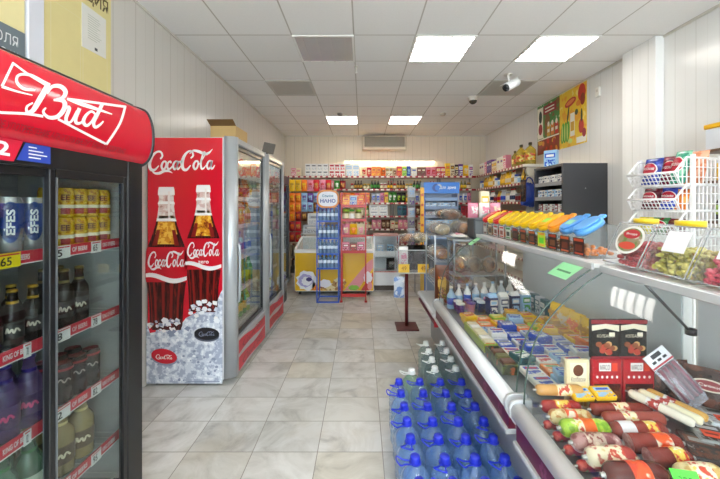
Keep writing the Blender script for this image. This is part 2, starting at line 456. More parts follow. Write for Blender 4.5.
# ------------------------------------------------------------------ camera, world, colour
cam = bpy.data.cameras.new('camera'); camo = bpy.data.objects.new('camera', cam); COL.objects.link(camo)
camo.location = (0, 0, EYE); camo.rotation_euler = (PI/2, 0, 0)
cam.sensor_width = 36; cam.lens = 36*FL/720; cam.shift_x = -2/720; cam.shift_y = -34.5/720; cam.clip_start = .02
sc.camera = camo
sc.view_settings.view_transform = 'Standard'; sc.view_settings.look = 'None'; sc.view_settings.gamma = 1
sc.view_settings.use_curve_mapping = False; sc.view_settings.exposure = 0.78
sc.cycles.use_denoising = True
sc.cycles.transparent_max_bounces = 40; sc.cycles.max_bounces = 10; sc.cycles.diffuse_bounces = 8
sc.cycles.sample_clamp_indirect = 6.0; sc.cycles.caustics_reflective = False; sc.cycles.caustics_refractive = False
w = bpy.data.worlds.new('daylight'); sc.world = w; w.use_nodes = True
bg = w.node_tree.nodes['Background']; bg.inputs['Color'].default_value = (.80, .90, 1, 1); bg.inputs['Strength'].default_value = 7.0

# ------------------------------------------------------------------ the room
struct(MB().box(XL-.1, XR+.1, YF-.1, YB+.1, -.1, 0).build('floor', floor_mat()))
struct(MB().box(XL-.1, XR+.1, YF-.1, YB+.1, HC, HC+.1).build('ceiling', ceiling_mat()))
WL = panel_mat('#d4cfc8', 'Y', '#c0b9b0'); WR = panel_mat('#e2e1de', 'Y', '#d2d0cb', .2); WB = panel_mat('#ddd1bd', 'X', '#c2b5a1', .2)
struct(MB().box(XL-.1, XL, YF, YB, 0, HC).build('wall_left', WL))
struct(MB().box(XR, XR+.1, YF, YB, 0, HC).build('wall_right', WR))
struct(MB().box(XL-.1, XR+.1, YB, YB+.1, 0, HC).build('wall_back', WB))
fw = MB()       # shop front behind the camera: piers, sill and head around the added glazing
for a in ((XL-.1, -1.5, 0, HC), (2.6, XR+.1, 0, HC), (-1.5, 2.6, 0, .35), (-1.5, 2.6, 2.75, HC), (.5, .6, .35, 2.75)):
    fw.box(a[0], a[1], YF-.1, YF, a[2], a[3])
struct(fw.build('wall_front', plain('#dedbd6', .6)))
for k, (a, b) in enumerate(((-1.5, .5), (.6, 2.6))):  # unseen windows, added so that daylight fills the room
    wf = MB()
    for q in ((a, a+.06, .35, 2.75), (b-.06, b, .35, 2.75), (a, b, .35, .41), (a, b, 2.69, 2.75)): wf.box(q[0], q[1], YF-.08, YF-.02, q[2], q[3])
    wo = struct(wf.build('window_%d' % (k+1), plain('#e8e8e6', .4)))
    gl = MB().box(a+.06, b-.06, YF-.055, YF-.045, .41, 2.69).build('pane', GLASS, wo)
    pl = bpy.data.lights.new('daylight_portal', 'AREA'); pl.shape = 'RECTANGLE'; pl.size = b-a-.12; pl.size_y = 2.28; pl.cycles.is_portal = True
    po = bpy.data.objects.new('daylight_portal', pl); COL.objects.link(po); po.location = ((a+b)/2, YF-.02, 1.55); po.rotation_euler = (-PI/2, 0, 0)
# boxed pillar on the right wall and the white upright on the left wall
struct(MB().box(2.845, XR, 3.315, 3.74, 0, HC, 0, .004).build('trim_1', panel_mat('#f0efec', 'Y', '#d8d6d0', .2)))
struct(MB().box(XL, XL+.02, 1.845, 1.94, 0, HC, 0, .004).build('trim_2', plain('#dfe0e8', .25)))
struct(MB().box(XL, XL+.012, 2.47, YB, HC-.02, HC).box(XR-.012, XR, YF, YB, HC-.02, HC).box(XL, XR, YB-.012, YB, HC-.02, HC).build('trim_3', plain('#cfc9be', .5)))

# ceiling lamps: 60 x 60 panels in the grid
def gx(i): return -.08+.6*i
def gy(j): return 3.306+.6*j
LAMPS = [(1, 0, 'lit square ceiling lamp on the left, nearest the camera', 1), (3, 0, 'lit square ceiling lamp above the right counter, nearest the camera', 1),
         (-1, 5, 'small far lit ceiling lamp left of the air conditioner', 1), (1, 5, 'small far lit ceiling lamp straight before the air conditioner', 1),
         (-1, 0, 'unlit ceiling lamp with grey louvres left of the lit ones', 0),
         (1, -5, 'ceiling lamp above the camera, centre column', 1), (3, -5, 'ceiling lamp above the camera, right column', 1), (-1, -5, 'ceiling lamp above the camera, left column', 1),
         (1, -9, 'ceiling lamp by the shop window, centre column', 1), (3, -9, 'ceiling lamp by the shop window, right column', 1)]
for i, j, lab, on in LAMPS:
    x, y = gx(i), gy(j); z = HC
    t = thing('ceiling_lamp', lab, 'ceiling lamp', (x+.3, y+.3, z), 'square ceiling lamps')
    f = MB()
    for a in ((x, x+.6, y, y+.02), (x, x+.6, y+.58, y+.6), (x, x+.02, y+.02, y+.58), (x+.58, x+.6, y+.02, y+.58)): f.box(*a, z-.012, z)
    f.build('lamp_frame', plain('#e9e7e2', .4), t)
    if on:
        l = MB()
        for k in range(4): l.box(x+.02, x+.58, y+.105+k*.125, y+.13+k*.125, z-.014, z-.008)
        l.build('louvre', plain('#f0efec', .4), t)
        MB().box(x+.02, x+.58, y+.02, y+.58, z-.008, z-.003).build('diffuser', glow('#fffaf2', 8.5), t)
    else:
        MB().box(x+.02, x+.58, y+.02, y+.58, z-.008, z-.003).build('diffuser', plain('#c9c8c6', .2, .2), t)
        l = MB()
        for k in range(4): l.box(x+.08+k*.14, x+.10+k*.14, y+.02, y+.58, z-.011, z-.008)
        l.build('louvre', plain('#d8d6d2', .25, .3), t)
for i, j, lab in ((-2, 2, 'grey ventilation grille in the ceiling above the drinks fridges'), (3, 2, 'grey ventilation grille in the ceiling behind the security camera')):
    x, y = gx(i), gy(j)
    t = thing('ceiling_vent', lab, 'vent', (x+.3, y+.3, HC), 'ceiling ventilation grilles')
    f = MB()
    for a in ((x, x+.6, y, y+.03), (x, x+.6, y+.57, y+.6), (x, x+.03, y+.03, y+.57), (x+.57, x+.6, y+.03, y+.57)): f.box(*a, HC-.012, HC)
    f.build('vent_frame', plain('#c2bcb2', .5), t)
    l = MB()
    for k in range(20): l.box(x+.03, x+.57, y+.035+k*.027, y+.053+k*.027, HC-.008, HC-.001)
    l.build('slat_panel', plain('#b9b2a7', .6), t)
def detector(px, py, lab, cat, name, r=.055, h=.045):
    y = 342*(HC-EYE)/(205-py); x = (px-362)/FL*y
    t = thing(name, lab, cat, (x, y, HC))
    MB().lathe([(.001, -.004), (r*1.05, -.004), (r*1.05, -.014), (.001, -.014)], 18, M=T(x, y, HC)).build('base_plate', plain('#d6d1c6', .5), t)
    return x, y, t
x, y, t = detector(340, 113, 'small round smoke detector between the far ceiling lamps, left one', 'smoke detector', 'smoke_detector')
MB().lathe([(.05, -.014), (.045, -.04), (.03, -.05), (.001, -.052)], 18, M=T(x, y, HC)).build('sensor_head', plain('#8a7f70', .5), t)
x, y, t = detector(443, 113, 'small round smoke detector on the ceiling right of the dome camera', 'smoke detector', 'smoke_detector')
MB().lathe([(.05, -.014), (.045, -.04), (.03, -.05), (.001, -.052)], 18, M=T(x, y, HC)).build('sensor_head', plain('#c9beaa', .5), t)
x, y, t = detector(473, 97, 'dark dome camera on a round white ceiling base', 'security camera', 'dome_camera', .075)
MB().lathe([(.07, -.014), (.072, -.05), (.06, -.06)], 18, M=T(x, y, HC)).build('housing', plain('#cfc9bf', .4), t)
MB().lathe([(.06, -.06), (.052, -.085), (.03, -.105), (.001, -.112)], 18, M=T(x, y, HC)).build('dome', plain('#37322e', .12), t)
x, y, t = detector(356, 66, 'thin white sprinkler head hanging from the ceiling grid', 'sprinkler', 'sprinkler_head', .02)
MB().tube([(x, y, HC-.014), (x, y, HC-.08)], .007, 8).lathe([(.001, -.08), (.02, -.08), (.02, -.085), (.001, -.085)], 12, M=T(x, y, HC)).build('nozzle', plain('#dedad2', .4), t)
x, y, t = detector(508, 74, 'white bullet security camera hanging under the ceiling grille', 'security camera', 'bullet_camera', .05)
MB().tube(smooth_path([(x, y, HC-.01), (x+.01, y, HC-.07), (x+.05, y, HC-.11)], 4), .014, 10).build('bracket', plain('#dcdcda', .4), t)
M = T(x+.05, y, HC-.135) @ R(200, 'Z') @ R(28, 'Y')
MB().lathe([(.001, -.10), (.046, -.10), (.05, -.09), (.05, .10), (.001, .10)], 20, M=M @ R(90, 'Y')).build('camera_body', plain('#e6e6e6', .3), t)
MB().lathe([(.001, .125), (.040, .125), (.047, .10), (.001, .10)], 20, M=M @ R(90, 'Y')).build('lens_cap', plain('#26262a', .2), t)
MB().box(-.11, .14, -.05, .05, .05, .056, 0, .002, M=M).build('sun_shield', plain('#efefef', .3), t)

# air conditioner and strip lamp on the back wall
t = thing('air_conditioner', 'beige wall air conditioner with dark grille on the back wall', 'air conditioner', (.52, YB, 2.79))
MB().box(0, 1.04, 7.90, YB, 2.80, 3.13, 0, .02).build('housing', plain('#cfc3ad', .4), t)
MB().box(.06, .98, 7.888, 7.90, 2.87, 3.09, 0, .004).build('grille', plain('#8a8172', .5), t)
l = MB()
for k in range(9): l.box(.07, .97, 7.880, 7.888, 2.885+k*.022, 2.895+k*.022)
l.build('slat_panel', plain('#a59b89', .4), t)
MB().box(.04, 1.0, 7.88, 7.91, 2.81, 2.84, 0, .006).build('air_flap', plain('#ded3bd', .4), t)
t = thing('wall_lamp', 'long lit strip lamp on the back wall above the shelves', 'strip lamp', (.65, YB, 2.5))
MB().box(-.42, 1.72, YB-.06, YB, 2.545, 2.575).build('housing', plain('#eeeae0', .4), t)
MB().tube([(-.40, YB-.035, 2.53), (1.70, YB-.035, 2.53)], .015, 8).build('lamp_tube', glow('#fff0d0', 16.0), t)
# ================================================================== left side: notices, beer fridge, cola fridges
# ---- notices on the left wall
t = thing('information_board', 'large yellow notice board on the left wall above the beer fridge', 'notice board', (XL, 2.2, 1.7))
X = XL+.008
b = MB().box(XL+.002, X, 1.942, 2.47, 1.55, 3.05, 0, .002)
b.build('board', plain('#e3d596', .3), t)
b = MB()
for y0, z0 in ((1.99, 1.80), (2.22, 1.80), (2.22, 2.30), (1.99, 2.30)):      # clear pockets on the board
    b.stroke([(y0, z0), (y0+.21, z0), (y0+.21, z0+.42), (y0, z0+.42)], .006, lambda u, v: (X+.0012, u, v), 0, 1, True)
b.build('pocket', plain('#eee3b4', .15), t)
q = MB(); q.text('ИНФОРМАЦИЯ', quad((X+.001, 1.72, 2.855), (X+.001, 2.44, 2.855), (X+.001, 2.44, 2.97), (X+.001, 1.72, 2.97)), 0, .01)
q.build('heading', plain('#5b4a22', .5), t)
t = thing('notice_sheet', 'pale printed sheet in a pocket on the yellow notice board', 'notice', (X, 2.35, 2.3))
pa = [onX(p[0], p[1], X+.004) for p in ((82, 46), (106, 59), (106, 20), (82, 2))]
MB().add([*pa, *[p-Vector((.003, 0, 0)) for p in pa]], [(0, 1, 2, 3), (4, 5, 6, 7), (0, 1, 5, 4), (1, 2, 6, 5), (2, 3, 7, 6), (3, 0, 4, 7)]).build('sheet', plain('#e4e2da', .5), t)
f = quad(*pa, off=(.0012, 0, 0)); b = MB()
for k in range(11):
    b.poly([f(.22, .82-k*.055), f(.25+rnd.uniform(.3, .55), .82-k*.055), f(.5+rnd.uniform(.1, .3), .835-k*.055), f(.22, .835-k*.055)], 0)
b.poly([f(.5, .06), f(.62, .06), f(.62, .13), f(.5, .13)], 1)
b.build('printed_lines', [plain('#b9bcae', .6), plain('#4b4d48', .6)], t)
t = thing('alcohol_notice', 'grey and yellow notice left of the white upright on the wall', 'notice', (XL, 1.75, 2.2))
MB().box(XL+.002, X, 1.35, 1.838, 2.20, 3.02, 0, .002).build('board', plain('#f1e3a8', .3), t)
MB().box(X, X+.001, 1.35, 1.838, 2.20, 2.44).build('grey_band', plain('#6f7b82', .35), t)
g = MB().text('ГОЛЯ', quad((X+.002, 1.655, 2.345), (X+.002, 1.80, 2.345), (X+.002, 1.80, 2.40), (X+.002, 1.655, 2.40)), 0)
g.text('Ю', quad((X+.002, 1.695, 2.265), (X+.002, 1.745, 2.265), (X+.002, 1.745, 2.32), (X+.002, 1.695, 2.32)), 0)
g.text('Ш', quad((X+.002, 1.76, 2.265), (X+.002, 1.80, 2.265), (X+.002, 1.80, 2.32), (X+.002, 1.76, 2.32)), 1)
g.build('lettering', [plain('#e8ebec', .5), plain('#9aa4a9', .5)], t)

# ---- beer fridge (two sliding glass doors, red canopy)
BX = -1.16          # its front plane
t = thing('beer_fridge', 'black two-door beer fridge with red canopy at the left edge', 'fridge', (-1.48, 1.295, 0))
blk = plain('#17171a', .3); lining = plain('#b9bdbb', .4)
y0, y1 = .78, 1.81
c = MB()
c.box(-1.80, -1.20, y0, y0+.05, .02, 2.03, 0).box(-1.80, -1.20, y1-.05, y1, .02, 2.03, 0).box(-1.80, -1.77, y0+.05, y1-.05, .02, 2.03, 0)
c.box(-1.77, -1.20, y0+.05, y1-.05, 1.74, 2.03, 0).box(-1.77, -1.20, y0+.05, y1-.05, .02, .12, 0)
c.build('cabinet', blk, t)
c = MB().box(-1.77, -1.765, y0+.05, y1-.05, .12, 1.74).box(-1.765, -1.21, y1-.055, y1-.05, .12, 1.74).box(-1.765, -1.21, y0+.05, y0+.055, .12, 1.74).box(-1.765, -1.21, y0+.055, y1-.055, 1.73, 1.74)
c.build('lining', lining, t)
f = MB().box(-1.20, BX, y1-.115, y1, 0, 1.75, 0, .006).box(-1.20, BX, y0, y0+.08, 0, 1.75, 0, .006)
f.box(-1.20, BX, y0+.08, y1-.115, 1.655, 1.75, 0, .004).box(-1.20, BX, y0+.08, y1-.115, 0, .15, 0, .004)
f.build('front_frame', blk, t)
for nm, (a, b_, xx) in (('left', (y0+.08, 1.315, -1.192)), ('right', (1.275, y1-.115, -1.176))):
    d = MB(); w_ = .026
    d.box(xx-.012, xx+.012, a, a+w_, .15, 1.655, 0, .003).box(xx-.012, xx+.012, b_-w_, b_, .15, 1.655, 0, .003)
    d.box(xx-.012, xx+.012, a+w_, b_-w_, .15, .18, 0).box(xx-.012, xx+.012, a+w_, b_-w_, 1.625, 1.655, 0)
    d.box(xx-.006, xx+.014, (b_-w_-.006) if nm == 'left' else a+w_, (b_-w_) if nm == 'left' else a+w_+.006, .18, 1.625, 1)
    do = d.build('sliding_door', [blk, plain('#8d9296', .3, .6)], t)
    MB().box(xx-.004, xx+.004, a+w_, b_-w_, .18, 1.625).build('door_glass', clear((.86, .89, .88), 0, rough=.02, refl=1.3), do)
# red canopy
prof = [(-1.175, 1.728), (-1.14, 1.752), (-1.118, 1.80), (-1.110, 1.86), (-1.114, 1.93), (-1.130, 1.985), (-1.156, 2.02), (-1.22, 2.04)]
pp = smooth_path([(a, b_, 0) for a, b_ in prof], 4); pp = [(p.x, p.y) for p in pp]
c = MB()
def canopy(y, s):     # s 0..1 bottom to top along the bulging front
    q = s*(len(pp)-1); i = min(int(q), len(pp)-2); k = q-i
    return (pp[i][0]*(1-k)+pp[i+1][0]*k, y, pp[i][1]*(1-k)+pp[i+1][1]*k)
c.grid(lambda u, v: canopy(y0+(y1-y0)*u, v), 8, 28)
cano = c.build('canopy', plain('#d4162f', .18, coat=.5), t)
c = MB().prism([(-1.23, 1.728)]+pp, y1, y1+.012, 'y', 0).prism([(-1.23, 1.728)]+pp, y0-.012, y0, 'y', 0)
c.tube([Vector(canopy(y0, 1))+Vector((.0, 0, .004)), Vector(canopy(y1, 1))+Vector((0, 0, .004))], .011, 8)
rim = [Vector(canopy(y1+.006, k/20)) for k in range(21)]
c.tube(rim, .009, 6).tube([Vector(canopy(y0, 0)), Vector(canopy(y1, 0))], .009, 6)
c.box(-1.80, -1.21, y0, y1, 2.03, 2.04)
c.build('canopy_rim', plain('#222226', .35), cano)
def zs(z):      # height -> parameter along the bulge
    for i in range(len(pp)-1):
        if pp[i][1] <= z <= pp[i+1][1]: return (i+(z-pp[i][1])/(pp[i+1][1]-pp[i][1]))/(len(pp)-1)
    return 1.0 if z > pp[-1][1] else 0.0
def CP(px, py, off=.0016):
    """a drawing point of the canopy's emblem, on its bulging sheet"""
    X = -1.118
    for _ in range(4):
        p = onX(px, py, X); X = canopy(0, zs(p.z))[0]
    p = onX(px, py, X); q = canopy(p.y, zs(p.z)); return (q[0]+off, q[1], q[2]+off*.4)
# the emblem: open bow tie and brush-script word
e = MB(); K = 3.687
def ep(u, v): return CP(u/K, 40+v/K)
def es(pts, w, n=7): e.stroke(pts, [q*1.22 for q in w] if isinstance(w, list) else w*1.1, ep, 0, n)
es([(5, 172), (48, 84)], 9, 7); es([(44, 84), (110, 132), (176, 172)], 7, 5); es([(5, 172), (60, 190), (118, 204)], [9, 6, 3], 5)
es([(-110, 258), (0, 268), (90, 272), (158, 282)], 9, 4)
es([(246, 218), (340, 230), (463, 247)], 8, 5); es([(461, 244), (440, 310), (391, 386)], 8, 7); es([(391, 385), (300, 338), (212, 292)], 8, 5)
es([(246, 220), (310, 240), (412, 274)], [3, 12, 3], 5)
# B with its loop
es([(128, 186), (85, 180), (60, 155), (68, 130), (110, 130), (160, 158), (182, 168)], [6, 9, 9, 8, 9, 13, 12])
es([(178, 160), (162, 190), (138, 232), (118, 262), (98, 266), (98, 246), (120, 232)], [13, 17, 17, 14, 9, 7, 5])
es([(170, 196), (192, 172), (222, 172), (240, 192), (228, 214), (196, 222)], [9, 10, 13, 14, 10, 6])
es([(196, 222), (232, 226), (236, 252), (212, 282), (178, 286), (158, 266), (168, 250)], [6, 12, 15, 13, 10, 8, 5])
# u d
es([(232, 262), (246, 248), (254, 254), (242, 288), (246, 304), (262, 300), (284, 262)], [5, 8, 11, 11, 9, 7, 9])
es([(292, 252), (278, 288), (280, 306), (296, 306), (312, 290)], [12, 11, 10, 7, 5])
es([(352, 276), (336, 264), (316, 278), (306, 302), (318, 316), (336, 302), (352, 276)], [6, 7, 9, 11, 9, 7, 8])
es([(376, 236), (358, 274), (344, 306), (350, 322), (366, 314), (380, 300)], [11, 11, 10, 9, 7, 4])
e.build('bow_tie_emblem', plain('#f6f2f0', .25), cano)
w_ = MB(); w_.text('ЧРЕЗМЕРНОЕ УПОТРЕБЛЕНИЕ АЛКОГОЛЯ ВРЕДИТ ВАШЕМУ ЗДОРОВЬЮ', lambda u, v: (lambda y, z: (canopy(0, zs(z))[0]+.0016, y, z))(.955+.67*u, 1.758+.028*v))
w_.build('warning_lettering', plain('#8d0f1f', .4), cano)
# price sticker on the header
s = MB(); f = lambda x: BX+.0012+x
s.poly([(f(0), .93, 1.665), (f(0), 1.138, 1.665), (f(0), 1.17, 1.738), (f(0), .93, 1.738)], 0)
s.poly([(f(0), 1.147, 1.672), (f(0), 1.272, 1.672), (f(0), 1.272, 1.735), (f(0), 1.178, 1.735)], 1)
s.text('52', quad((f(.0008), 1.04, 1.68), (f(.0008), 1.125, 1.68), (f(.0008), 1.125, 1.727), (f(.0008), 1.04, 1.727)), 2, .03)
for k, L in enumerate((.03, .055, .07, .045)): s.poly([(f(.0008), 1.188, 1.720-k*.012), (f(.0008), 1.188+L, 1.720-k*.012), (f(.0008), 1.188+L, 1.724-k*.012), (f(.0008), 1.188, 1.724-k*.012)], 2)
s.build('header_sticker', [plain('#d1183a', .3), plain('#2b46ad', .3), plain('#f2f2f4', .4)], t)
# wire shelves with price strips
SZ = [1.335, .995, .675, .365, .16]; UP = .0015
wirem = plain('#c9ccca', .35, .5); red = plain('#cf1f38', .3)
strips = MB()
for k, z in enumerate(SZ):
    h = MB()
    for i in range(22):
        yy = y0+.07+i*(y1-y0-.14)/21; h.box(-1.75, -1.235, yy-.002, yy+.002, z-.004, z)
    for xx in (-1.75, -1.5, -1.25): h.box(xx-.004, xx+.004, y0+.06, y1-.06, z-.01, z-.004)
    so = h.build('wire_shelf', wirem, t)
    if k == 4: continue
    p = MB().box(-1.236, -1.23, y0+.06, y1-.06, z-.03, z+.018, 0)
    p.box(-1.2299, -1.2288, y0+.06, y1-.06, z-.03, z-.026, 1)
    px = -1.2285
    for q, (ya, yb, s_) in enumerate(((.87, 1.00, 'KING OF BEERS'), (1.06, 1.13, ''), (1.17, 1.265, 'KING OF BEERS'), (1.45, 1.53, 'OF BEERS'), (1.62, 1.70, 'KING OF BEERS'))):
        if s_: p.text(s_, quad((px, ya, z-.014), (px, yb, z-.014), (px, yb, z+.006), (px, ya, z+.006)), 1, .02)
        else: p.stroke([(ya, z-.016), (ya+.01, z+.008), (yb, z+.006), (yb-.01, z-.018)], .003, lambda u, v: (px, u, v), 1, 1, True)
    for ya, yb, mt in (((1.15, 1.23, 2) if k == 0 else (1.24, 1.27, 1)), (1.34, 1.44, 1), (1.55, 1.61, 1)):
        p.poly([(px+.001, ya, z-.034), (px+.001, yb, z-.034), (px+.001, yb, z+.018), (px+.001, ya, z+.018)], mt)
        p.text({0: '65', 1: '78', 2: '82', 3: '95'}[k], quad((px+.002, ya+.01, z-.026), (px+.002, ya+(yb-ya)*.6, z-.026), (px+.002, ya+(yb-ya)*.6, z+.004), (px+.002, ya+.01, z+.004)), 3, .02)
        p.poly([(px+.002, ya+.005, z+.009), (px+.002, yb-.005, z+.009), (px+.002, yb-.005, z+.014), (px+.002, ya+.005, z+.014)], 0)
    p.build('price_strip', [red, plain('#eceff0', .35), plain('#f2dc16', .35), plain('#23232a', .5)], so)

# drinks inside the beer fridge
def can(r, h, body, top, name, lab, loc, decor=None, group=None, cat='can'):
    o = thing(name, lab, cat, loc, group, local=True)
    MB().lathe([(.001, .004), (r*.8, 0), (r, .012), (r, h-.018), (r*.86, h-.004), (r*.86, h)], 20).build('can_body', body, o)
    MB().lathe([(r*.86, h-.001), (r*.80, h-.006), (.001, h-.006)], 20).box(-.009, .009, -.016, .004, h-.006, h-.003, 0, .001).build('can_lid', top, o)
    if decor: decor(o, r, h)
    return o
def curved(r, a0, a1, z0, z1): # label patch on a cylinder, angles in degrees (0 = +x)
    return lambda u, v: (r*math.cos(math.radians(a0+(a1-a0)*u)), r*math.sin(math.radians(a0+(a1-a0)*u)), z0+(z1-z0)*v)
silver = plain('#cdd0d2', .25, .7)
def efes(o, r, h):
    MB().grid(curved(r+.0008, -180, 180, .10, .19), 24, 2, 0).build('blue_wrap', plain('#24408f', .25), o)
    g = MB().grid(curved(r+.0016, -80, 18, .045, .150), 12, 8, 0, matfn=None)
    # rounded shield
    g = MB(); 
    ctr = (-34, .122)
    ring = [(ctr[0]+40*math.cos(a*PI/12), ctr[1]+.074*math.sin(a*PI/12)) for a in range(24)]
    cv = lambda a, z, rr: (rr*math.cos(math.radians(a)), rr*math.sin(math.radians(a)), z)
    g.add([cv(ctr[0], ctr[1], r+.0014)]+[cv(a, z, r+.0014) for a, z in ring], [(0, 1+i, 1+(i+1) % 24) for i in range(24)], 0)
    g.text('EFES', lambda u, v: cv(ctr[0]+14-v*28, .062+.072*u, r+.0024) if False else cv(ctr[0]+15*(1-2*v)*1.0, .076+.092*u, r+.0024), 1, .03)
    g.build('shield_label', [plain('#1d3a78', .25), plain('#f0f2f4', .3)], o)
n = 0
for k, y in enumerate((1.328, 1.24, 1.152, 1.064)):
    for dx in (0, 1):
        lab = f"blue and silver tall beer can, {ORD[k+1]} from the door seam in the {'front' if dx == 0 else 'back'} row"
        if n == 0: c0 = can(.043, .212, silver, silver, 'beer_can', lab, (-1.285-dx*.1, y, SZ[0]+UP), efes, 'tall blue beer cans on the top fridge shelf')
        else: dup(c0, (-1.285-dx*.1, y, SZ[0]+UP), lab)
        n += 1
gold = printed('#e0b41c', '#b87a12', '#f0d25a', 40, .25)
def gband(o, r, h):
    MB().grid(curved(r+.0008, -180, 180, .04, .055), 20, 1, 0).build('white_band', plain('#f1ead0', .3), o)
    g = MB(); ctr = (-45, .085 if h > .127 else .03)
    g.grid(curved(r+.001, -75, -10, h*.55, h*.80), 8, 2, 0)
    g.text('BEER' if False else 'EE', curved(r+.002, -68, -20, h*.58, h*.77), 1, .03)
    g.build('label', [plain('#c79a1a', .3), plain('#5d1712', .4)], o)
    MB().grid(curved(r+.001, -72, -16, h*.12, h*.32), 8, 3, 0).build('red_seal', plain('#a3252a', .3), o)
n = 0
for lv in (0, 1):
    for k in range(4):
        for dx in (0, 1):
            y = 1.478+k*.071; lab = f"yellow beer can, {ORD[k+1]} from the door seam, {'upper' if lv else 'lower'} layer, {'back' if dx else 'front'} row"
            loc = (-1.285-dx*.075, y, SZ[0]+UP+lv*.1295)
            if n == 0: g0 = can(.033, .128, gold, silver, 'beer_can', lab, loc, gband, 'yellow beer cans stacked on the top fridge shelf')
            else: dup(g0, loc, lab)
            n += 1
dk = clear((.10, .07, .05), .55, (.03, .022, .018), .08)
def darkbottle(lab, loc, group, capc='#c9a233', bodyc=None, lblc='#1c1a1a', h=.215, r=.033, txt='#d9d2c0', name='beer_bottle'):
    o = thing(name, lab, 'bottle', loc, group, local=True)
    MB().lathe([(.001, 0), (r*.95, 0), (r, .006), (r, h*.56), (r*.93, h*.64), (r*.5, h*.76), (r*.42, h*.90), (r*.46, h*.91), (r*.42, h*.955)], 18).build('bottle_glass', bodyc or dk, o)
    MB().lathe([(r*.42, h*.945), (r*.5, h*.95), (r*.46, h*.99), (.001, h)], 16).build('bottle_cap', plain(capc, .3, .5), o)
    g = MB().grid(curved(r+.0009, -180, 180, h*.18, h*.46), 20, 2, 0)
    g.stroke([(.12, .35), (.2, .7), (.28, .4), (.4, .62), (.5, .35), (.62, .65), (.8, .4)], .10, lambda u, v: curved(r+.0019, -85, 10, h*.2, h*.44)(u, v), 1)
    g.build('label', [plain(lblc, .35), plain(txt, .35)], o)
    MB().grid(curved(r*.52, -180, 180, h*.735, h*.80), 16, 2, 0).build('neck_foil', plain(capc, .3, .4), o)
    return o
def fill(make, ys, xs, z, grp, desc):
    first = None; k = 0
    for y in ys:
        k += 1
        for j, x in enumerate(xs):
            lab = f"{desc}, {ORD[k]} from the door seam, {'front' if j == 0 else 'back'} row"
            if first is None: first = make(lab, (x, y, z+UP), grp)
            else: dup(first, (x, y, z+UP), lab)
fill(lambda l, p, g: darkbottle(l, p, g), [1.335-.078*k for k in range(6)], (-1.285, -1.37), SZ[1], 'dark beer bottles on the second fridge shelf, left door', 'dark brown beer bottle behind left glass door')
fill(lambda l, p, g: darkbottle(l, p, g, '#8a7a4a', None, '#231c18', .25, .036), [1.475+.078*k for k in range(2)], (-1.285, -1.375), SZ[1], 'dark beer bottles on the second fridge shelf, right door', 'dark tall beer bottle behind right glass door')
pur = clear((.35, .22, .55), .35, (.16, .08, .32), .06)
fill(lambda l, p, g: darkbottle(l, p, g, '#3b2a86', pur, '#3a2350', .27, .042, '#cf3f78', 'soda_bottle'), [1.325-.092*k for k in range(5)], (-1.29, -1.395), SZ[2], 'purple soda bottles on the third fridge shelf', 'purple soda bottle behind left glass door')
dcan = printed('#2a2628', '#3c3436', '#151315', 30, .25)
def redtop(o, r, h):
    MB().grid(curved(r+.0008, -180, 180, h*.84, h*.90), 18, 1, 0).build('red_band', plain('#a51d28', .3), o)
    g = MB(); g.stroke([(.1, .5), (.3, .7), (.5, .45), (.7, .68), (.9, .5)], .1, lambda u, v: curved(r+.0014, -85, 5, h*.4, h*.75)(u, v), 0); g.build('script_label', plain('#b9b3ac', .35), o)
fill(lambda l, p, g: can(.036, .168, dcan, plain('#7c1c24', .3, .5), 'beer_can', l, p, redtop, g), [1.468+.076*k for k in range(3)], (-1.285, -1.37), SZ[2], 'black beer cans on the third fridge shelf', 'black beer can with red rim')
ylw = clear((.75, .66, .35), .5, (.62, .50, .22), .06)
fill(lambda l, p, g: darkbottle(l, p, g, '#d8c98a', ylw, '#5a4526', .27, .05, '#e8dfc0', 'cider_bottle'), [1.485+.108*k for k in range(2)], (-1.31, -1.43), SZ[3], 'yellow cider bottles on the lower fridge shelf', 'fat yellow cider bottle with brown label')
grn = clear((.35, .60, .45), .4, (.18, .38, .26), .06)
fill(lambda l, p, g: darkbottle(l, p, g, '#2f7a44', grn, '#c3d4c0', .27, .045, '#2f7a44', 'soda_bottle'), [1.325-.1*k for k in range(5)], (-1.29, -1.4), SZ[3], 'green soda bottles on the lower fridge shelf', 'green soda bottle behind left glass door')

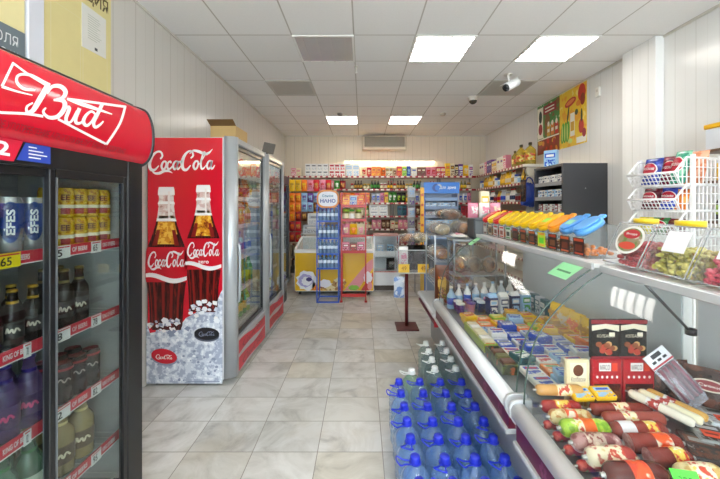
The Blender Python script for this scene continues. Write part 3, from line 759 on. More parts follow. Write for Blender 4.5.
# ---- cola fridges
CY = 2.873
def script_logo(b, fn, mat=0, k=1.0):
    """the brush-script cola name, drawn in a 0..10 by 0..3 box"""
    s = lambda p, w, n=7, closed=False: b.stroke(p, [q*k for q in w] if isinstance(w, list) else w*k, fn, mat, n, closed)
    s([(1.95, 1.75), (2.25, 2.15), (2.0, 2.62), (1.4, 2.6), (.75, 2.05), (.38, 1.2), (.55, .55), (1.1, .42), (1.75, .95)], [.18, .24, .22, .22, .34, .42, .36, .26, .12])
    s([(.62, .50), (1.1, .05), (1.8, .02), (2.5, .28), (3.2, .25), (3.7, .02)], [.10, .2, .3, .3, .2, .06])
    for cx in (2.42, 7.05): s([(cx+.32, 1.42), (cx-.05, 1.38), (cx-.3, .9), (cx-.12, .48), (cx+.2, .62), (cx+.38, 1.1)], [.2, .22, .28, .24, .22, .2], 5, True)
    s([(3.5, 1.22), (3.42, 1.45), (3.1, 1.3), (2.95, .85), (3.12, .5), (3.45, .62), (3.75, .95)], [.2, .2, .22, .26, .22, .18, .1])
    for cx in (4.1, 9.0):
        s([(cx+.3, 1.42), (cx-.05, 1.38), (cx-.3, .9), (cx-.12, .48), (cx+.15, .62), (cx+.32, 1.1)], [.18, .2, .26, .22, .18, .18], 5, True)
        s([(cx+.45, 1.5), (cx+.28, .85), (cx+.38, .5), (cx+.62, .62), (cx+.85, .95)], [.24, .24, .22, .16, .08])
    s([(4.72, 1.32), (5.18, 1.42)], .26, 1)
    s([(6.35, 1.8), (6.7, 2.15), (6.5, 2.62), (5.95, 2.6), (5.4, 2.05), (5.12, 1.25), (5.25, .55), (5.75, .4), (6.35, .95)], [.16, .24, .22, .22, .34, .42, .36, .26, .12])
    s([(6.2, 2.35), (6.7, 2.72), (7.5, 2.62), (8.4, 2.30), (9.0, 2.45), (9.5, 2.9)], [.10, .2, .3, .3, .22, .06])
    s([(7.45, .95), (7.95, 1.5), (8.42, 2.3), (8.3, 2.55), (8.05, 2.1), (7.82, 1.2), (7.9, .55), (8.2, .55), (8.6, .95)], [.1, .12, .14, .16, .2, .26, .24, .18, .08])
def cola_bottle(b, cx, base, top, w, off, lay, red_label, zero, mats):
    """flat printed picture of a contour bottle on the side sheet; mats = glass, amber, cola, label, white"""
    G, A, C, L, W_ = mats
    F = lambda px, py, o: (lambda p: (p.x, CY-.0012-o-off, p.z))(onY(px, py, CY))
    h = base-top
    HP = ((0, .36), (.02, .40), (.055, .41), (.065, .36), (.10, .37), (.115, .42), (.13, .37), (.20, .43), (.27, .54), (.34, .70), (.40, .86), (.45, .96), (.54, 1.0), (.63, 1.0), (.69, .93), (.80, .84), (.92, .80), (.98, .78), (1.0, .70))
    def hw(s):
        for (a, p), (b_, q) in zip(HP, HP[1:]):
            if s <= b_: return w*(p+(q-p)*max(0, (s-a)/(b_-a)))
        return w*.7
    def band(s0, s1, f0, f1, mat, o, n=14):
        vs = []; 
        for i in range(n+1):
            s = s0+(s1-s0)*i/n
            vs += [F(cx+hw(s)*f0, top+h*s, o), F(cx+hw(s)*f1, top+h*s, o)]
        b.add(vs, [(2*i, 2*i+1, 2*i+3, 2*i+2) for i in range(n)], mat)
    band(0, 1, -1, 1, C, 0, 30)                       # dark cola body
    band(0, .235, -1, 1, G, .0003, 14)                # empty neck
    band(.20, .33, -.80, .80, A, .0003, 8); band(.33, .40, -.55, .6, A, .0003, 6)            # amber light through the shoulder
    for f0, f1 in ((-.78, -.5), (.45, .72)): band(.30, .41, f0, f1, 5, .0004, 6)
    for f0, f1, mt in ((-.7, -.58, 5), (-.25, -.1, 5), (.2, .36, 5), (.62, .74, 5), (-.9, -.84, 5)): band(.64, .97, f0, f1, mt, .0004, 10)
    band(.0, .055, -1, 1, W_, .0005, 4); band(.10, .12, -1, 1, W_, .0005, 3); band(.03, .22, .2, .45, 6, .0006, 8); band(.22, .24, -1, 1, W_, .0006, 2)
    band(.42, .665, -1.02, 1.02, L, .0007, 8)          # label
    vs = []
    for i in range(13):                                # white wave under the name
        u = -1+2*i/12; s = .635+.022*math.sin(u*2.6+.6); vs += [F(cx+w*u, top+h*(s-.018*(1-u*u*.4)), .0009), F(cx+w*u, top+h*(s+.016), .0009)]
    b.add(vs, [(2*i, 2*i+1, 2*i+3, 2*i+2) for i in range(12)], W_)
    script_logo(b, lambda u, v: F(cx-w*.93+w*1.86*u/10, top+h*(.575-.045*v), .0012), W_, 1.15)
    if zero: b.text('zero', lambda u, v: F(cx-w*.3+w*.6*u, top+h*(.618-.022*v), .0012), W_, .02)
def cola_fridge(lab, ya, yb, advert, doorlogo=True):
    t = thing('cola_fridge', lab, 'fridge', (-1.45, (ya+yb)/2, 0))
    gr = plain('#b4b7ba', .3, .35); w_ = yb-ya
    c = MB()
    c.box(-1.80, -1.16, ya, ya+.035, .05, 2.09, 0).box(-1.80, -1.16, yb-.035, yb, .05, 2.09, 0).box(-1.80, -1.765, ya+.035, yb-.035, .05, 2.09, 0)
    c.box(-1.765, -1.16, ya+.035, yb-.035, 2.03, 2.09, 0).box(-1.765, -1.16, ya+.035, yb-.035, .05, .40, 0)
    c.build('cabinet', plain('#c6c8ca', .35), t)
    c = MB().box(-1.765, -1.76, ya+.035, yb-.035, .40, 2.03).box(-1.76, -1.17, ya+.035, ya+.04, .40, 2.03).box(-1.76, -1.17, yb-.04, yb-.035, .40, 2.03)
    c.build('lining', plain('#d7dcd9', .4), t)
    # bulging grey front: rounded outline in plan, extruded
    f = MB()
    rnd_post = lambda y_in, y_out: [(-1.16, y_out), (-1.12, y_out+(.004 if y_out < y_in else -.004)), (-1.085, y_out+(.018 if y_out < y_in else -.018)), (-1.065, y_out+(.045 if y_out < y_in else -.045)), (-1.065, y_in), (-1.16, y_in)]
    f.prism(rnd_post(ya+.075, ya), .06, 2.10, 'z', 0, sm=True).prism(rnd_post(yb-.075, yb), .06, 2.10, 'z', 0, sm=True)
    f.box(-1.16, -1.068, ya+.075, yb-.075, 2.04, 2.10, 0, .01)
    f.build('front_frame', gr, t)
    k = MB().box(-1.16, -1.066, ya+.075, yb-.075, .06, .37, 0, .01)
    fz = lambda u, v, o=.0: (-1.0645+o, ya+.085+(w_-.17)*u, .07+.29*v)
    for v0 in (.55, .04):
        vs = []
        for i in range(17):
            u = i/16; a = v0+.05*math.sin(u*5); vs += [fz(u, a), fz(u, v0+.36-(.10*u if v0 > .3 else -.05*u)+.05*math.sin(u*6+1))]
        k.add(vs, [(2*i, 2*i+1, 2*i+3, 2*i+2) for i in range(16)], 1)
    for v0 in (.62, .10): script_logo(k, lambda u, v: fz(.1+.08*u, v0+.085*v, .0012), 2, 1.0)
    k.build('kick_panel', [gr, plain('#c2142a', .3), plain('#8c0d1e', .3)], t)
    d = MB(); a, b_ = ya+.08, yb-.08
    for q in ((a, a+.03, .375, 2.035), (b_-.03, b_, .375, 2.035), (a+.03, b_-.03, .375, .41), (a+.03, b_-.03, 2.0, 2.035)): d.box(-1.11, -1.085, q[0], q[1], q[2], q[3], 0, .004)
    do = d.build('door', plain('#3a3d41', .3), t)
    MB().box(-1.10, -1.094, a+.03, b_-.03, .41, 2.0).build('door_glass', clear((.93, .95, .94), 0, rough=.02, refl=1.4), do)
    h = MB().tube(smooth_path([(-1.085, ya+.06, 1.18), (-1.05, ya+.055, 1.16), (-1.045, ya+.055, 1.0), (-1.05, ya+.055, .72), (-1.085, ya+.06, .70)], 4), .012, 8)
    h.build('handle', plain('#aeb2b5', .3, .4), do)
    hd = MB().box(-1.104, -1.101, a+.03, b_-.03, 1.76, 2.0, 0)
    script_logo(hd, lambda u, v: (-1.0995, a+.05+(b_-a-.1)*u/10, 1.79+.165*v/3), 1, 1.2)
    hd.build('header_panel', [plain('#c9cccb', .3), plain('#c3152b', .3)], do)
    for z in (.41, .72, 1.02, 1.32, 1.58):
        s = MB().box(-1.74, -1.16, ya+.045, yb-.045, z-.012, z, 0).box(-1.16, -1.15, ya+.045, yb-.045, z-.02, z+.018, 1)
        s.build('shelf', [plain('#c9cccb', .35, .3), plain('#e6e6e4', .35)], t)
    MB().box(-1.75, -1.74, (ya+yb)/2-.02, (ya+yb)/2+.02, .5, 1.98).build('lamp_tube', glow('#eef6ff', 3.0), t)
    ft = MB()
    for xx in (-1.74, -1.22):
        for yy in (ya+.05, yb-.05): ft.lathe([(.001, 0), (.022, 0), (.022, .05), (.001, .05)], 12, M=T(xx, yy, 0))
    for i, (xx, yy) in enumerate(((-1.74, ya+.05), (-1.22, ya+.05), (-1.74, yb-.05), (-1.22, yb-.05))):
        MB().lathe([(.001, 0), (.022, 0), (.022, .05), (.001, .05)], 12, M=T(xx, yy, 0)).build('foot', plain('#3a3a3c', .5), t)
    return t
cf = cola_fridge('grey cola fridge with red advert on its side, nearest of the drinks fridges', CY, 3.84, True)
t = thing('cardboard_box', 'open brown cardboard box on top of the nearest cola fridge', 'box', (-1.4, 3.6, 2.10))
M = T(-1.40, 3.62, 2.102) @ S(.76, .85, 1.08)
MB().box(-.17, .17, -.2, -.194, 0, .20, M=M).box(-.17, .17, .194, .2, 0, .20, M=M).box(-.17, -.164, -.194, .194, 0, .20, M=M).box(.164, .17, -.194, .194, 0, .20, M=M).box(-.164, .164, -.194, .194, 0, .006, M=M).build('carton_body', plain('#c8a56a', .6), t)
MB().add([M @ Vector(p) for p in ((-.17, -.2, .2), (.17, -.2, .2), (.17, -.30, .24), (-.17, -.30, .24), (-.17, -.2, .203), (.17, -.2, .203), (.17, -.30, .243), (-.17, -.30, .243))], [(0, 1, 2, 3), (4, 5, 6, 7), (0, 1, 5, 4), (1, 2, 6, 5), (2, 3, 7, 6), (3, 0, 4, 7)]).build('flap', plain('#7a5c38', .6), t)
cola_fridge('grey glass-door cola fridge, second of the drinks fridges', 3.86, 4.70, False)
# advert sheet on the side of the first fridge
F0 = lambda px, py, o=0: (lambda p: (p.x, CY-.0008-o, p.z))(onY(px, py, CY))
ad = MB()
ad.poly([(-1.80, CY-.0008, .07), (-1.172, CY-.0008, .07), (-1.172, CY-.0008, 2.085), (-1.80, CY-.0008, 2.085)], 7)
# heap of crushed ice along the bottom
ice_edge = [(140, 318), (147, 322), (150, 333), (160, 331), (168, 326), (176, 331), (186, 318), (197, 312), (203, 300), (209, 296), (215, 306), (221, 292), (226, 290)]
vs = []
for p in ice_edge: vs += [F0(max(p[0], 146.5) if p[0] < 150 else min(p[0], 222.5), p[1], .0006), F0(max(p[0], 146.5) if p[0] < 150 else min(p[0], 222.5), 383.5, .0006)]
ad.add(vs, [(2*i, 2*i+1, 2*i+3, 2*i+2) for i in range(len(ice_edge)-1)], 8)
bm_ = (0, 1, 2, 3, 4)
cola_bottle(ad, 166.5, 330, 187, 20.5, .0012, 0, True, False, bm_)
cola_bottle(ad, 203.5, 312, 185, 18.0, .0012, 0, False, True, (0, 1, 2, 3, 4))
# ice chips in front of the bottles' feet
r_ = random.Random(4)
for k in range(120):
    px = r_.uniform(149, 221); lo = 320 if px < 190 else 300
    py = r_.uniform(lo, lo+22) if k < 70 else r_.uniform(335, 380); s_ = r_.uniform(1.2, 4.0) if k < 70 else r_.uniform(.8, 2.2)
    n_ = r_.randint(4, 6); a0 = r_.uniform(0, 6)
    ad.poly([F0(min(222, px+s_*math.cos(a0+2*PI*i/n_)*r_.uniform(.6, 1.2)), min(383, py+s_*math.sin(a0+2*PI*i/n_)*r_.uniform(.5, 1)), .0030+k*.00001) for i in range(n_)], r_.choice((8, 8, 9, 9, 10, 4)) if k < 70 else r_.choice((9, 10, 10)))
for cx, cy, rx, ry, rot, cm in ((164.5, 356, 13, 7.2, 10, 3), (207, 333.5, 12.5, 6.2, 2, 11)):        # bottle caps lying on the ice
    for (kk, mt, o, dy) in ((1.0, 10 if cm == 3 else 12, .0045, 1.8), (1.0, cm, .0047, 0), (.86, cm if cm == 11 else 13, .0049, -.3)):
        ad.poly([F0(cx+rx*kk*math.cos(a*PI/18)*math.cos(math.radians(rot))-ry*kk*math.sin(a*PI/18)*math.sin(math.radians(rot)), cy+dy+rx*kk*math.cos(a*PI/18)*math.sin(math.radians(rot))+ry*kk*math.sin(a*PI/18), o) for a in range(36)], mt)
    script_logo(ad, lambda u, v: F0(cx-rx*.66+rx*1.32*u/10, cy+2.6-v*1.75+u*.12*(1 if cm == 3 else 0), .0055), 4 if cm == 3 else 10, 1.1)
script_logo(ad, lambda u, v: F0(147+69*u/10, 173.5-(24.5*v/3)-u*.08, .0012), 4, 1.15)
ad.poly([F0(188, 381.5, .006), F0(220, 381.5, .006), F0(220, 380.6, .006), F0(188, 380.6, .006)], 10)
ad.build('side_advert', [printed('#d8b9b0', '#e9ded8', '#b98a80', 20, .3), printed('#d98f1e', '#8a3a10', '#f2c04a', 26, .3, .42), printed('#4a120f', '#2a0808', '#7a1c14', 30, .3, .5, (3, 3, .4)), plain('#cc1428', .3), plain('#f4f1ef', .3), plain('#8a1d18', .3), plain('#f3e6e0', .3),
    plain('#d3122a', .28, coat=.4), printed('#d5dae4', '#a9b2c6', '#eef1f6', 26, .3), plain('#f2f4f8', .3), plain('#8d96ad', .35), plain('#26262a', .3), plain('#5a5f70', .3), plain('#d21a30', .3)], cf, recalc=False)
MB().poly([(-1.0645, 2.915, 1.60), (-1.0645, 2.945, 1.60), (-1.0645, 2.945, 1.68), (-1.0645, 2.915, 1.68)]).build('sticker', plain('#e6e6e4', .4), cf)
# drinks behind the cola fridge doors
FILL = [(('bottle', .085, .085, .23, 'yellow', 'orange', 'orange', 2), ('bottle', .085, .085, .24, 'lime', 'green', 'white', 2), ('carton', .085, .07, .22, 'orange', 'yellow', 'white', 2)),
        (('bottle', .08, .08, .23, 'orange', 'red', 'white', 2), ('bottle', .08, .08, .23, 'cream', 'yellow', 'yellow', 2), ('bottle', .08, .08, .23, 'brown', 'red', 'red', 2)),
        (('bottle', .085, .085, .235, 'lightblue', 'blue', 'blue', 2), ('bottle', .085, .085, .235, 'silver', 'blue', 'white', 2)),
        (('bottle', .09, .09, .27, 'green', 'lime', 'green', 3), ('bottle', .09, .09, .27, 'lightblue', 'white', 'green', 2)),
        (('bottle', .095, .095, .27, 'lime', 'white', 'green', 3), ('bottle', .095, .095, .27, 'green', 'yellow', 'green', 3))]
for nm, ya, yb, order in (('nearest', CY, 3.84, (4, 3, 2, 0, 1)), ('second', 3.86, 4.70, (3, 4, 2, 2, 1))):
    for z, q, nz in zip((.41, .72, 1.02, 1.32, 1.58), order, ('bottom', 'second', 'middle', 'fourth', 'top')):
        row(FILL[q], (-1.24, ya+.07, z), (-1.24, yb-.07, z), f'on the {nz} shelf of the {nm} cola fridge', f'drinks in the {nm} cola fridge', PI/2, .012)

# ---- third, darker fridge with goods on top
t = thing('dark_fridge', 'narrow dark fridge, farthest in the row of drinks fridges', 'fridge', (-1.5, 5.0, 0))
ya, yb = 4.74, 5.30
c = MB().box(-1.80, -1.17, ya, ya+.03, .05, 1.95, 0).box(-1.80, -1.17, yb-.03, yb, .05, 1.95, 0).box(-1.80, -1.77, ya+.03, yb-.03, .05, 1.95, 0).box(-1.77, -1.17, ya+.03, yb-.03, 1.88, 1.95, 0).box(-1.77, -1.17, ya+.03, yb-.03, .05, .35, 0)
c.build('cabinet', plain('#2d2f33', .35), t)
d = MB()
for q in ((ya, ya+.035, .35, 1.95), (yb-.035, yb, .35, 1.95), (ya+.035, yb-.035, .35, .40), (ya+.035, yb-.035, 1.82, 1.95)): d.box(-1.17, -1.13, q[0], q[1], q[2], q[3], 0, .004)
do = d.build('door', plain('#25272b', .3), t)
MB().box(-1.155, -1.150, ya+.035, yb-.035, .40, 1.82).build('door_glass', clear((.9, .93, .92), 0, rough=.02), do)
for z in (.40, .75, 1.10, 1.45): MB().box(-1.75, -1.20, ya+.035, yb-.035, z-.012, z).build('shelf', plain('#b7babc', .35), t)
for xx in (-1.72, -1.22):
    for yy in (ya+.05, yb-.05): MB().lathe([(.001, 0), (.02, 0), (.02, .05), (.001, .05)], 10, M=T(xx, yy, 0)).build('foot', plain('#3a3a3c', .5), t)
for z, q, nz in ((.40, 4, 'bottom'), (.75, 3, 'second'), (1.10, 2, 'third'), (1.45, 1, 'top')):
    row(FILL[q], (-1.28, ya+.06, z), (-1.28, yb-.06, z), f'on the {nz} shelf of the dark fridge', 'drinks in the dark fridge', PI/2, .012)
t = thing('tilted_monitor', 'small grey screen tilted on top of the drinks fridges', 'monitor', (-1.28, 4.60, 2.10))
M = T(-1.30, 4.60, 2.1015) @ S(.8, .8, .8) @ R(12, 'Y')
MB().box(-.05, .05, -.1, .1, 0, .012, 0, .003, M).box(-.012, .012, -.02, .02, .01, .16, 0, .003, M).build('stand', plain('#55534f', .4), t)
MB().box(-.10, .10, -.016, .016, .15, .33, 0, .008, M @ R(-8, 'X')).build('screen', plain('#6a655f', .35), t)
for k, (dx, cc, ww, hh) in enumerate(((-.16, ('cream', 'gold', 'white'), .22, .20), (.04, ('beige', 'cream', 'orange'), .2, .17))):
    put('pouch', (ww, .12, hh), cc, (-1.38+dx*.8, 5.02+k*.14, 1.95), .5, f"{('cream and gold', 'beige')[k]} bag lying on top of the dark fridge", 'bag', 'bags on the dark fridge', 'goods_bag')
# ================================================================== back of the shop
LEV = [.32, .65, .98, 1.27, 1.565, 1.87, 2.16]
redst = plain('#a8242c', .35); shelfm = plain('#d6cdbd', .4); tagm = plain('#f0ead8', .5)
def unit(lab, x0, x1, y0, y1, front):
    """wall shelving: two uprights, a back board, shelves with red price rails; front = 'y' (towards the camera) or 'x' (towards the left)"""
    t = thing('shelving_unit', lab, 'shelf', ((x0+x1)/2, (y0+y1)/2, 0), 'shelving along the back and right walls')
    if front == 'y':
        for a in (x0+.004, x1-.034): MB().box(a, a+.03, y1-.07, y1-.01, 0, 2.16).build('upright', plain('#8d8275', .4), t)
        MB().box(x0+.034, x1-.034, y1-.03, y1-.018, .1, 2.14).build('back_board', plain('#c9bca6', .5), t)
    else:
        for a in (y0+.004, y1-.034): MB().box(x1-.07, x1-.01, a, a+.03, 0, 2.16).build('upright', plain('#b6aea2', .4), t)
        MB().box(x1-.03, x1-.018, y0+.034, y1-.034, .1, 2.14).build('back_board', plain('#d8d2c4', .5), t)
    MB().box(x0, x1, y0, y1, 0, .09).build('plinth', plain('#5f564c', .5), t)
    for k, z in enumerate(LEV):
        so = MB().box(x0+.001, x1-.001, y0, y1-.072, z-.022, z, 0, .003).build('shelf', shelfm, t)
        r = MB()
        if front == 'y':
            r.box(x0+.002, x1-.002, y0-.008, y0, z-.03, z+.012, 0)
            n = int((x1-x0)/.13)
            for i in range(n):
                a = x0+.03+i*(x1-x0-.06)/n; r.poly([(a, y0-.0088, z-.026), (a+.07, y0-.0088, z-.026), (a+.07, y0-.0088, z+.008), (a, y0-.0088, z+.008)], 1)
        else:
            r.box(x0-.008, x0, y0+.002, y1-.002, z-.03, z+.012, 0)
            n = int((y1-y0)/.13)
            for i in range(n):
                a = y0+.03+i*(y1-y0-.06)/n; r.poly([(x0-.0088, a, z-.026), (x0-.0088, a+.07, z-.026), (x0-.0088, a+.07, z+.008), (x0-.0088, a, z+.008)], 1)
        r.build('price_rail', [redst if k > 2 else plain('#8f4a40', .4), tagm], so)
    return t
BY = 7.66
unit('tall red-railed shelving at the left end of the back wall', -1.66, -.48, BY, YB-.005, 'y')
unit('tall red-railed shelving in the middle of the back wall, below the strip lamp', -.47, .70, BY, YB-.005, 'y')
unit('tall red-railed shelving on the back wall, right of the middle', .71, 1.80, BY, YB-.005, 'y')
unit('tall red-railed shelving in the corner where back and right walls meet', 1.81, 2.55, BY, YB-.005, 'y')
unit('white shelving along the right wall with oil bottles on top', 2.575, XR-.005, 5.47, 7.64, 'x')
# near end panel and the thick white top board of the right-wall shelving
t = thing('end_panel', 'cream end panel closing the right-wall shelving, beside the cigarette cabinet', 'shelf panel', (2.75, 5.45, 0))
MB().box(2.62, XR-.004, 5.44, 5.465, 0, 2.12).build('panel', plain('#d9d2c0', .4), t)
MB().box(2.56, XR-.004, 5.40, 5.466, 2.125, 2.17, 0, .004).build('top_rail', plain('#e6e2d6', .4), t)
R_ = lambda k, w, d, h, c, n=1: (k, w, d, h, c[0], c[1], c[2], n)
# top shelf, left to right
row([R_('box', .11, .10, .19, ('pink', 'white', 'red'), 1), R_('box', .10, .10, .19, ('cream', 'beige', 'pink'), 1)], (-1.60, BY+.10, LEV[6]), (-1.36, BY+.10, LEV[6]), 'at the left end of the top back shelf', 'boxes on the top back shelf', 0)
row([R_('box', .125, .14, .145, ('white', 'silver', 'dark'), 4)], (-1.28, BY+.12, LEV[6]), (-.75, BY+.12, LEV[6]), 'among white boxes on the top back shelf', 'white boxes on the top back shelf', 0, stack=2)
row([R_('box', .115, .14, .145, ('white', 'red', 'crimson'), 3)], (-.74, BY+.12, LEV[6]), (-.38, BY+.12, LEV[6]), 'among red-striped boxes, top back shelf', 'red-striped boxes on the top back shelf', 0, stack=2)
row([R_('box', .15, .14, .30, ('white', 'lightblue', 'silver'), 2)], (-.37, BY+.12, LEV[6]), (-.04, BY+.12, LEV[6]), 'among tall white boxes, top back shelf', 'tall white boxes on the top back shelf', 0)
TOP = [R_('pouch', .17, .10, .22, ('cream', 'red', 'orange')), R_('pouch', .13, .10, .21, ('red', 'cream', 'white')), R_('box', .14, .1, .22, ('orange', 'yellow', 'red'), 2), R_('pouch', .13, .1, .21, ('orange', 'brown', 'cream')),
       R_('box', .10, .1, .22, ('cream', 'brown', 'gold'), 2), R_('pouch', .12, .1, .2, ('beige', 'brown', 'white')), R_('box', .15, .1, .23, ('red', 'orange', 'yellow')), R_('box', .14, .1, .23, ('lime', 'green', 'white')), R_('pouch', .12, .1, .24, ('blue', 'lightblue', 'white')),
       R_('box', .17, .1, .21, ('white', 'cream', 'blue')), R_('box', .13, .1, .21, ('brown', 'crimson', 'cream'), 2), R_('pouch', .15, .1, .22, ('pink', 'red', 'white'), 2), R_('box', .13, .1, .22, ('red', 'white', 'yellow'), 2), R_('box', .14, .1, .3, ('yellow', 'gold', 'orange')),
       R_('box', .13, .1, .30, ('cream', 'brown', 'gold')), R_('box', .11, .1, .27, ('dark', 'cream', 'gold')), R_('box', .13, .1, .28, ('purple', 'white', 'lightblue')), R_('pouch', .17, .1, .26, ('yellow', 'cream', 'brown')), R_('box', .12, .1, .27, ('white', 'purple', 'pink'))]
row(TOP, (-.02, BY+.10, LEV[6]), (2.52, BY+.10, LEV[6]), 'on the top back shelf under the lamp', 'packs on the top back shelf', 0)
# second shelf: sauces and jars
SAUCE = [R_('jar', .075, .075, .135, ('brown', 'cream', 'red')), R_('bottle', .06, .06, .2, ('dark', 'gold', 'black'), 3), R_('jar', .08, .08, .13, ('olive', 'cream', 'gold'), 2), R_('bottle', .065, .065, .21, ('black', 'green', 'gold'), 3), R_('jar', .075, .075, .15, ('crimson', 'cream', 'white'), 2), R_('bottle', .06, .06, .19, ('brown', 'yellow', 'red'), 2)]
row([R_('pouch', .13, .08, .2, ('red', 'white', 'gold'), 2), R_('pouch', .12, .08, .2, ('pink', 'white', 'crimson'), 2), R_('pouch', .12, .08, .2, ('green', 'white', 'red')), R_('pouch', .13, .08, .2, ('crimson', 'gold', 'white'), 2)], (-1.15, BY+.07, LEV[5]), (-.28, BY+.07, LEV[5]), 'on the second back shelf, left part', 'bags on the second back shelf', 0)
row(SAUCE, (-.26, BY+.07, LEV[5]), (1.78, BY+.07, LEV[5]), 'among sauces of the second back shelf', 'sauces on the second back shelf', 0)
row([R_('jar', .09, .09, .16, ('brown', 'cream', 'gold'), 2), R_('jar', .09, .09, .17, ('crimson', 'white', 'white')), R_('box', .1, .09, .18, ('white', 'lightblue', 'navy')), R_('bottle', .07, .07, .2, ('olive', 'yellow', 'gold'), 2)], (1.82, BY+.07, LEV[5]), (2.52, BY+.07, LEV[5]), 'on the second corner shelf', 'jars in the corner', 0)
# third
row([R_('box', .15, .09, 0.234, ('orange', 'red', 'yellow'), 2), R_('pouch', .14, .08, 0.234, ('orange', 'yellow', 'red')), R_('box', .13, .09, 0.222, ('red', 'orange', 'white'))], (-.50, BY+.07, LEV[4]), (.20, BY+.07, LEV[4]), 'on the third back shelf', 'packs on the third back shelf', 0)
row([R_('pouch', .13, .08, 0.234, ('silver', 'blue', 'white'), 2), R_('pouch', .12, .08, 0.234, ('pink', 'purple', 'white')), R_('box', .11, .08, 0.245, ('yellow', 'gold', 'red')), R_('pouch', .12, .08, 0.245, ('green', 'white', 'lime'), 2), R_('pouch', .13, .08, 0.234, ('black', 'lime', 'yellow'), 2), R_('jar', 0.086, 0.086, 0.192, ('olive', 'yellow', 'gold'), 3)],
    (.21, BY+.07, LEV[4]), (2.5, BY+.07, LEV[4]), 'on the third back shelf, middle part', 'packs on the third back shelf', 0)
# fourth
row([R_('jar', 0.092, 0.092, 0.228, ('olive', 'lime', 'silver'), 2), R_('jar', 0.103, 0.103, 0.230, ('beige', 'cream', 'gold'), 3), R_('jar', 0.092, 0.092, 0.228, ('green', 'cream', 'gold'), 1)], (-.46, BY+.07, LEV[3]), (.16, BY+.07, LEV[3]), 'on the fourth back shelf', 'jars on the fourth back shelf', 0)
row([R_('box', .20, .14, .125, ('white', 'silver', 'grey'), 3)], (.17, BY+.09, LEV[3]), (.78, BY+.09, LEV[3]), 'among white cartons, fourth back shelf', 'large white boxes on the fourth back shelf', 0, stack=2)
row([R_('box', .13, .1, 0.234, ('teal', 'navy', 'black'), 2), R_('box', .13, .1, 0.234, ('crimson', 'red', 'dark'), 2), R_('pouch', .13, .1, 0.234, ('brown', 'cream', 'red'), 2)], (.80, BY+.07, LEV[3]), (2.5, BY+.07, LEV[3]), 'on the fourth back shelf, right part', 'packs on the fourth back shelf', 0)
# fifth and sixth
row([R_('jar', 0.097, 0.097, 0.156, ('brown', 'cream', 'gold')), R_('pouch', .14, .09, 0.211, ('pink', 'cream', 'brown'), 2), R_('pouch', .13, .09, 0.211, ('brown', 'beige', 'crimson'), 2), R_('box', .13, .09, 0.187, ('beige', 'cream', 'red'))], (-.46, BY+.07, LEV[2]), (1.7, BY+.07, LEV[2]), 'on the fifth back shelf', 'packs on the fifth back shelf', 0)
row([R_('box', .14, .09, 0.199, ('red', 'crimson', 'cream'), 2), R_('pouch', .13, .09, 0.211, ('dark', 'red', 'gold')), R_('box', .13, .09, 0.187, ('crimson', 'cream', 'gold'))], (.1, BY+.07, LEV[1]), (1.1, BY+.07, LEV[1]), 'on the sixth back shelf', 'packs on the sixth back shelf', 0)
# right-wall shelves (fronts face left): far end is 'left'
X0 = 2.64
row([R_('box', .14, .1, .26, ('white', 'cream', 'purple'), 2), R_('box', .12, .1, .26, ('pink', 'white', 'red')), R_('box', .14, .1, .27, ('purple', 'navy', 'white'), 2), R_('box', .13, .1, .22, ('cream', 'gold', 'yellow'), 2)], (X0, 7.55, LEV[6]), (X0, 6.15, LEV[6]), 'on the top right-wall shelf', 'packs on the right-wall top shelf', -PI/2)
OILG = clear((.93, .80, .25), .35, (.80, .62, .12), .06)
def oil(lab, loc, r, h, rz):
    o = thing('oil_bottle', lab, 'bottle', loc, 'cooking oil bottles on the right-wall shelf', local=True, rz=rz)
    MB().lathe([(.001, 0), (r*.95, 0), (r, .012), (r, h*.12), (r*.96, h*.14), (r, h*.16), (r, h*.55), (r*.95, h*.68), (r*.5, h*.80), (r*.26, h*.84), (r*.26, h*.90)], 18).build('bottle_shell', OILG, o)
    MB().lathe([(r*.33, h*.89), (r*.33, h*.985), (r*.25, h), (.001, h)], 14).build('bottle_cap', plain('#3c3a1e', .4), o)
    MB().tube(smooth_path([(0, -r*.2, h*.86), (0, -r*.55, h*.965), (0, r*.0, h*.99), (0, r*.55, h*.965), (0, r*.2, h*.86)], 4), .007, 6).build('carry_handle', plain('#4a3d1a', .4), o)
    MB().grid(curved(r*1.01, 120, 300, h*.22, h*.52), 14, 2).build('label', printed('#e3bd2e', '#c9402a', '#f3e7a0', 30, .3), o)
oil('largest yellow oil bottle with handle at the near end of the top shelf', (2.745, 5.58, LEV[6]+.0015), .085, .38, 0)
oil('large yellow oil bottle with handle, second from the near end of the shelf', (2.70, 5.80, LEV[6]+.0015), .085, .38, 0)
oil('medium yellow oil bottle behind the two large ones on the top shelf', (2.67, 5.97, LEV[6]+.0015), .055, .30, 0)
row([R_('jar', .11, .11, .17, ('silver', 'white', 'blue')), R_('jar', .10, .1, .16, ('white', 'lightblue', 'navy')), R_('bottle', .07, .07, .255, ('gold', 'yellow', 'white'), 3), R_('bottle', .075, .075, .25, ('yellow', 'cream', 'gold'), 3), R_('bottle', .07, .07, .25, ('cream', 'gold', 'red'), 2)],
    (X0, 7.55, LEV[5]), (X0, 5.55, LEV[5]), 'on the second right-wall shelf', 'bottles on the second right-wall shelf', -PI/2)
row([R_('bottle', .065, .065, .22, ('yellow', 'red', 'gold'), 2), R_('bottle', .07, .07, .24, ('silver', 'blue', 'white'), 3), R_('jar', .08, .08, .2, ('beige', 'white', 'grey'), 2), R_('bottle', .07, .07, .24, ('white', 'navy', 'red'), 3), R_('can', .08, .08, .15, ('grey', 'crimson', 'silver'), 2)],
    (X0, 7.55, LEV[4]), (X0, 5.55, LEV[4]), 'on the third right-wall shelf', 'bottles on the third right-wall shelf', -PI/2)
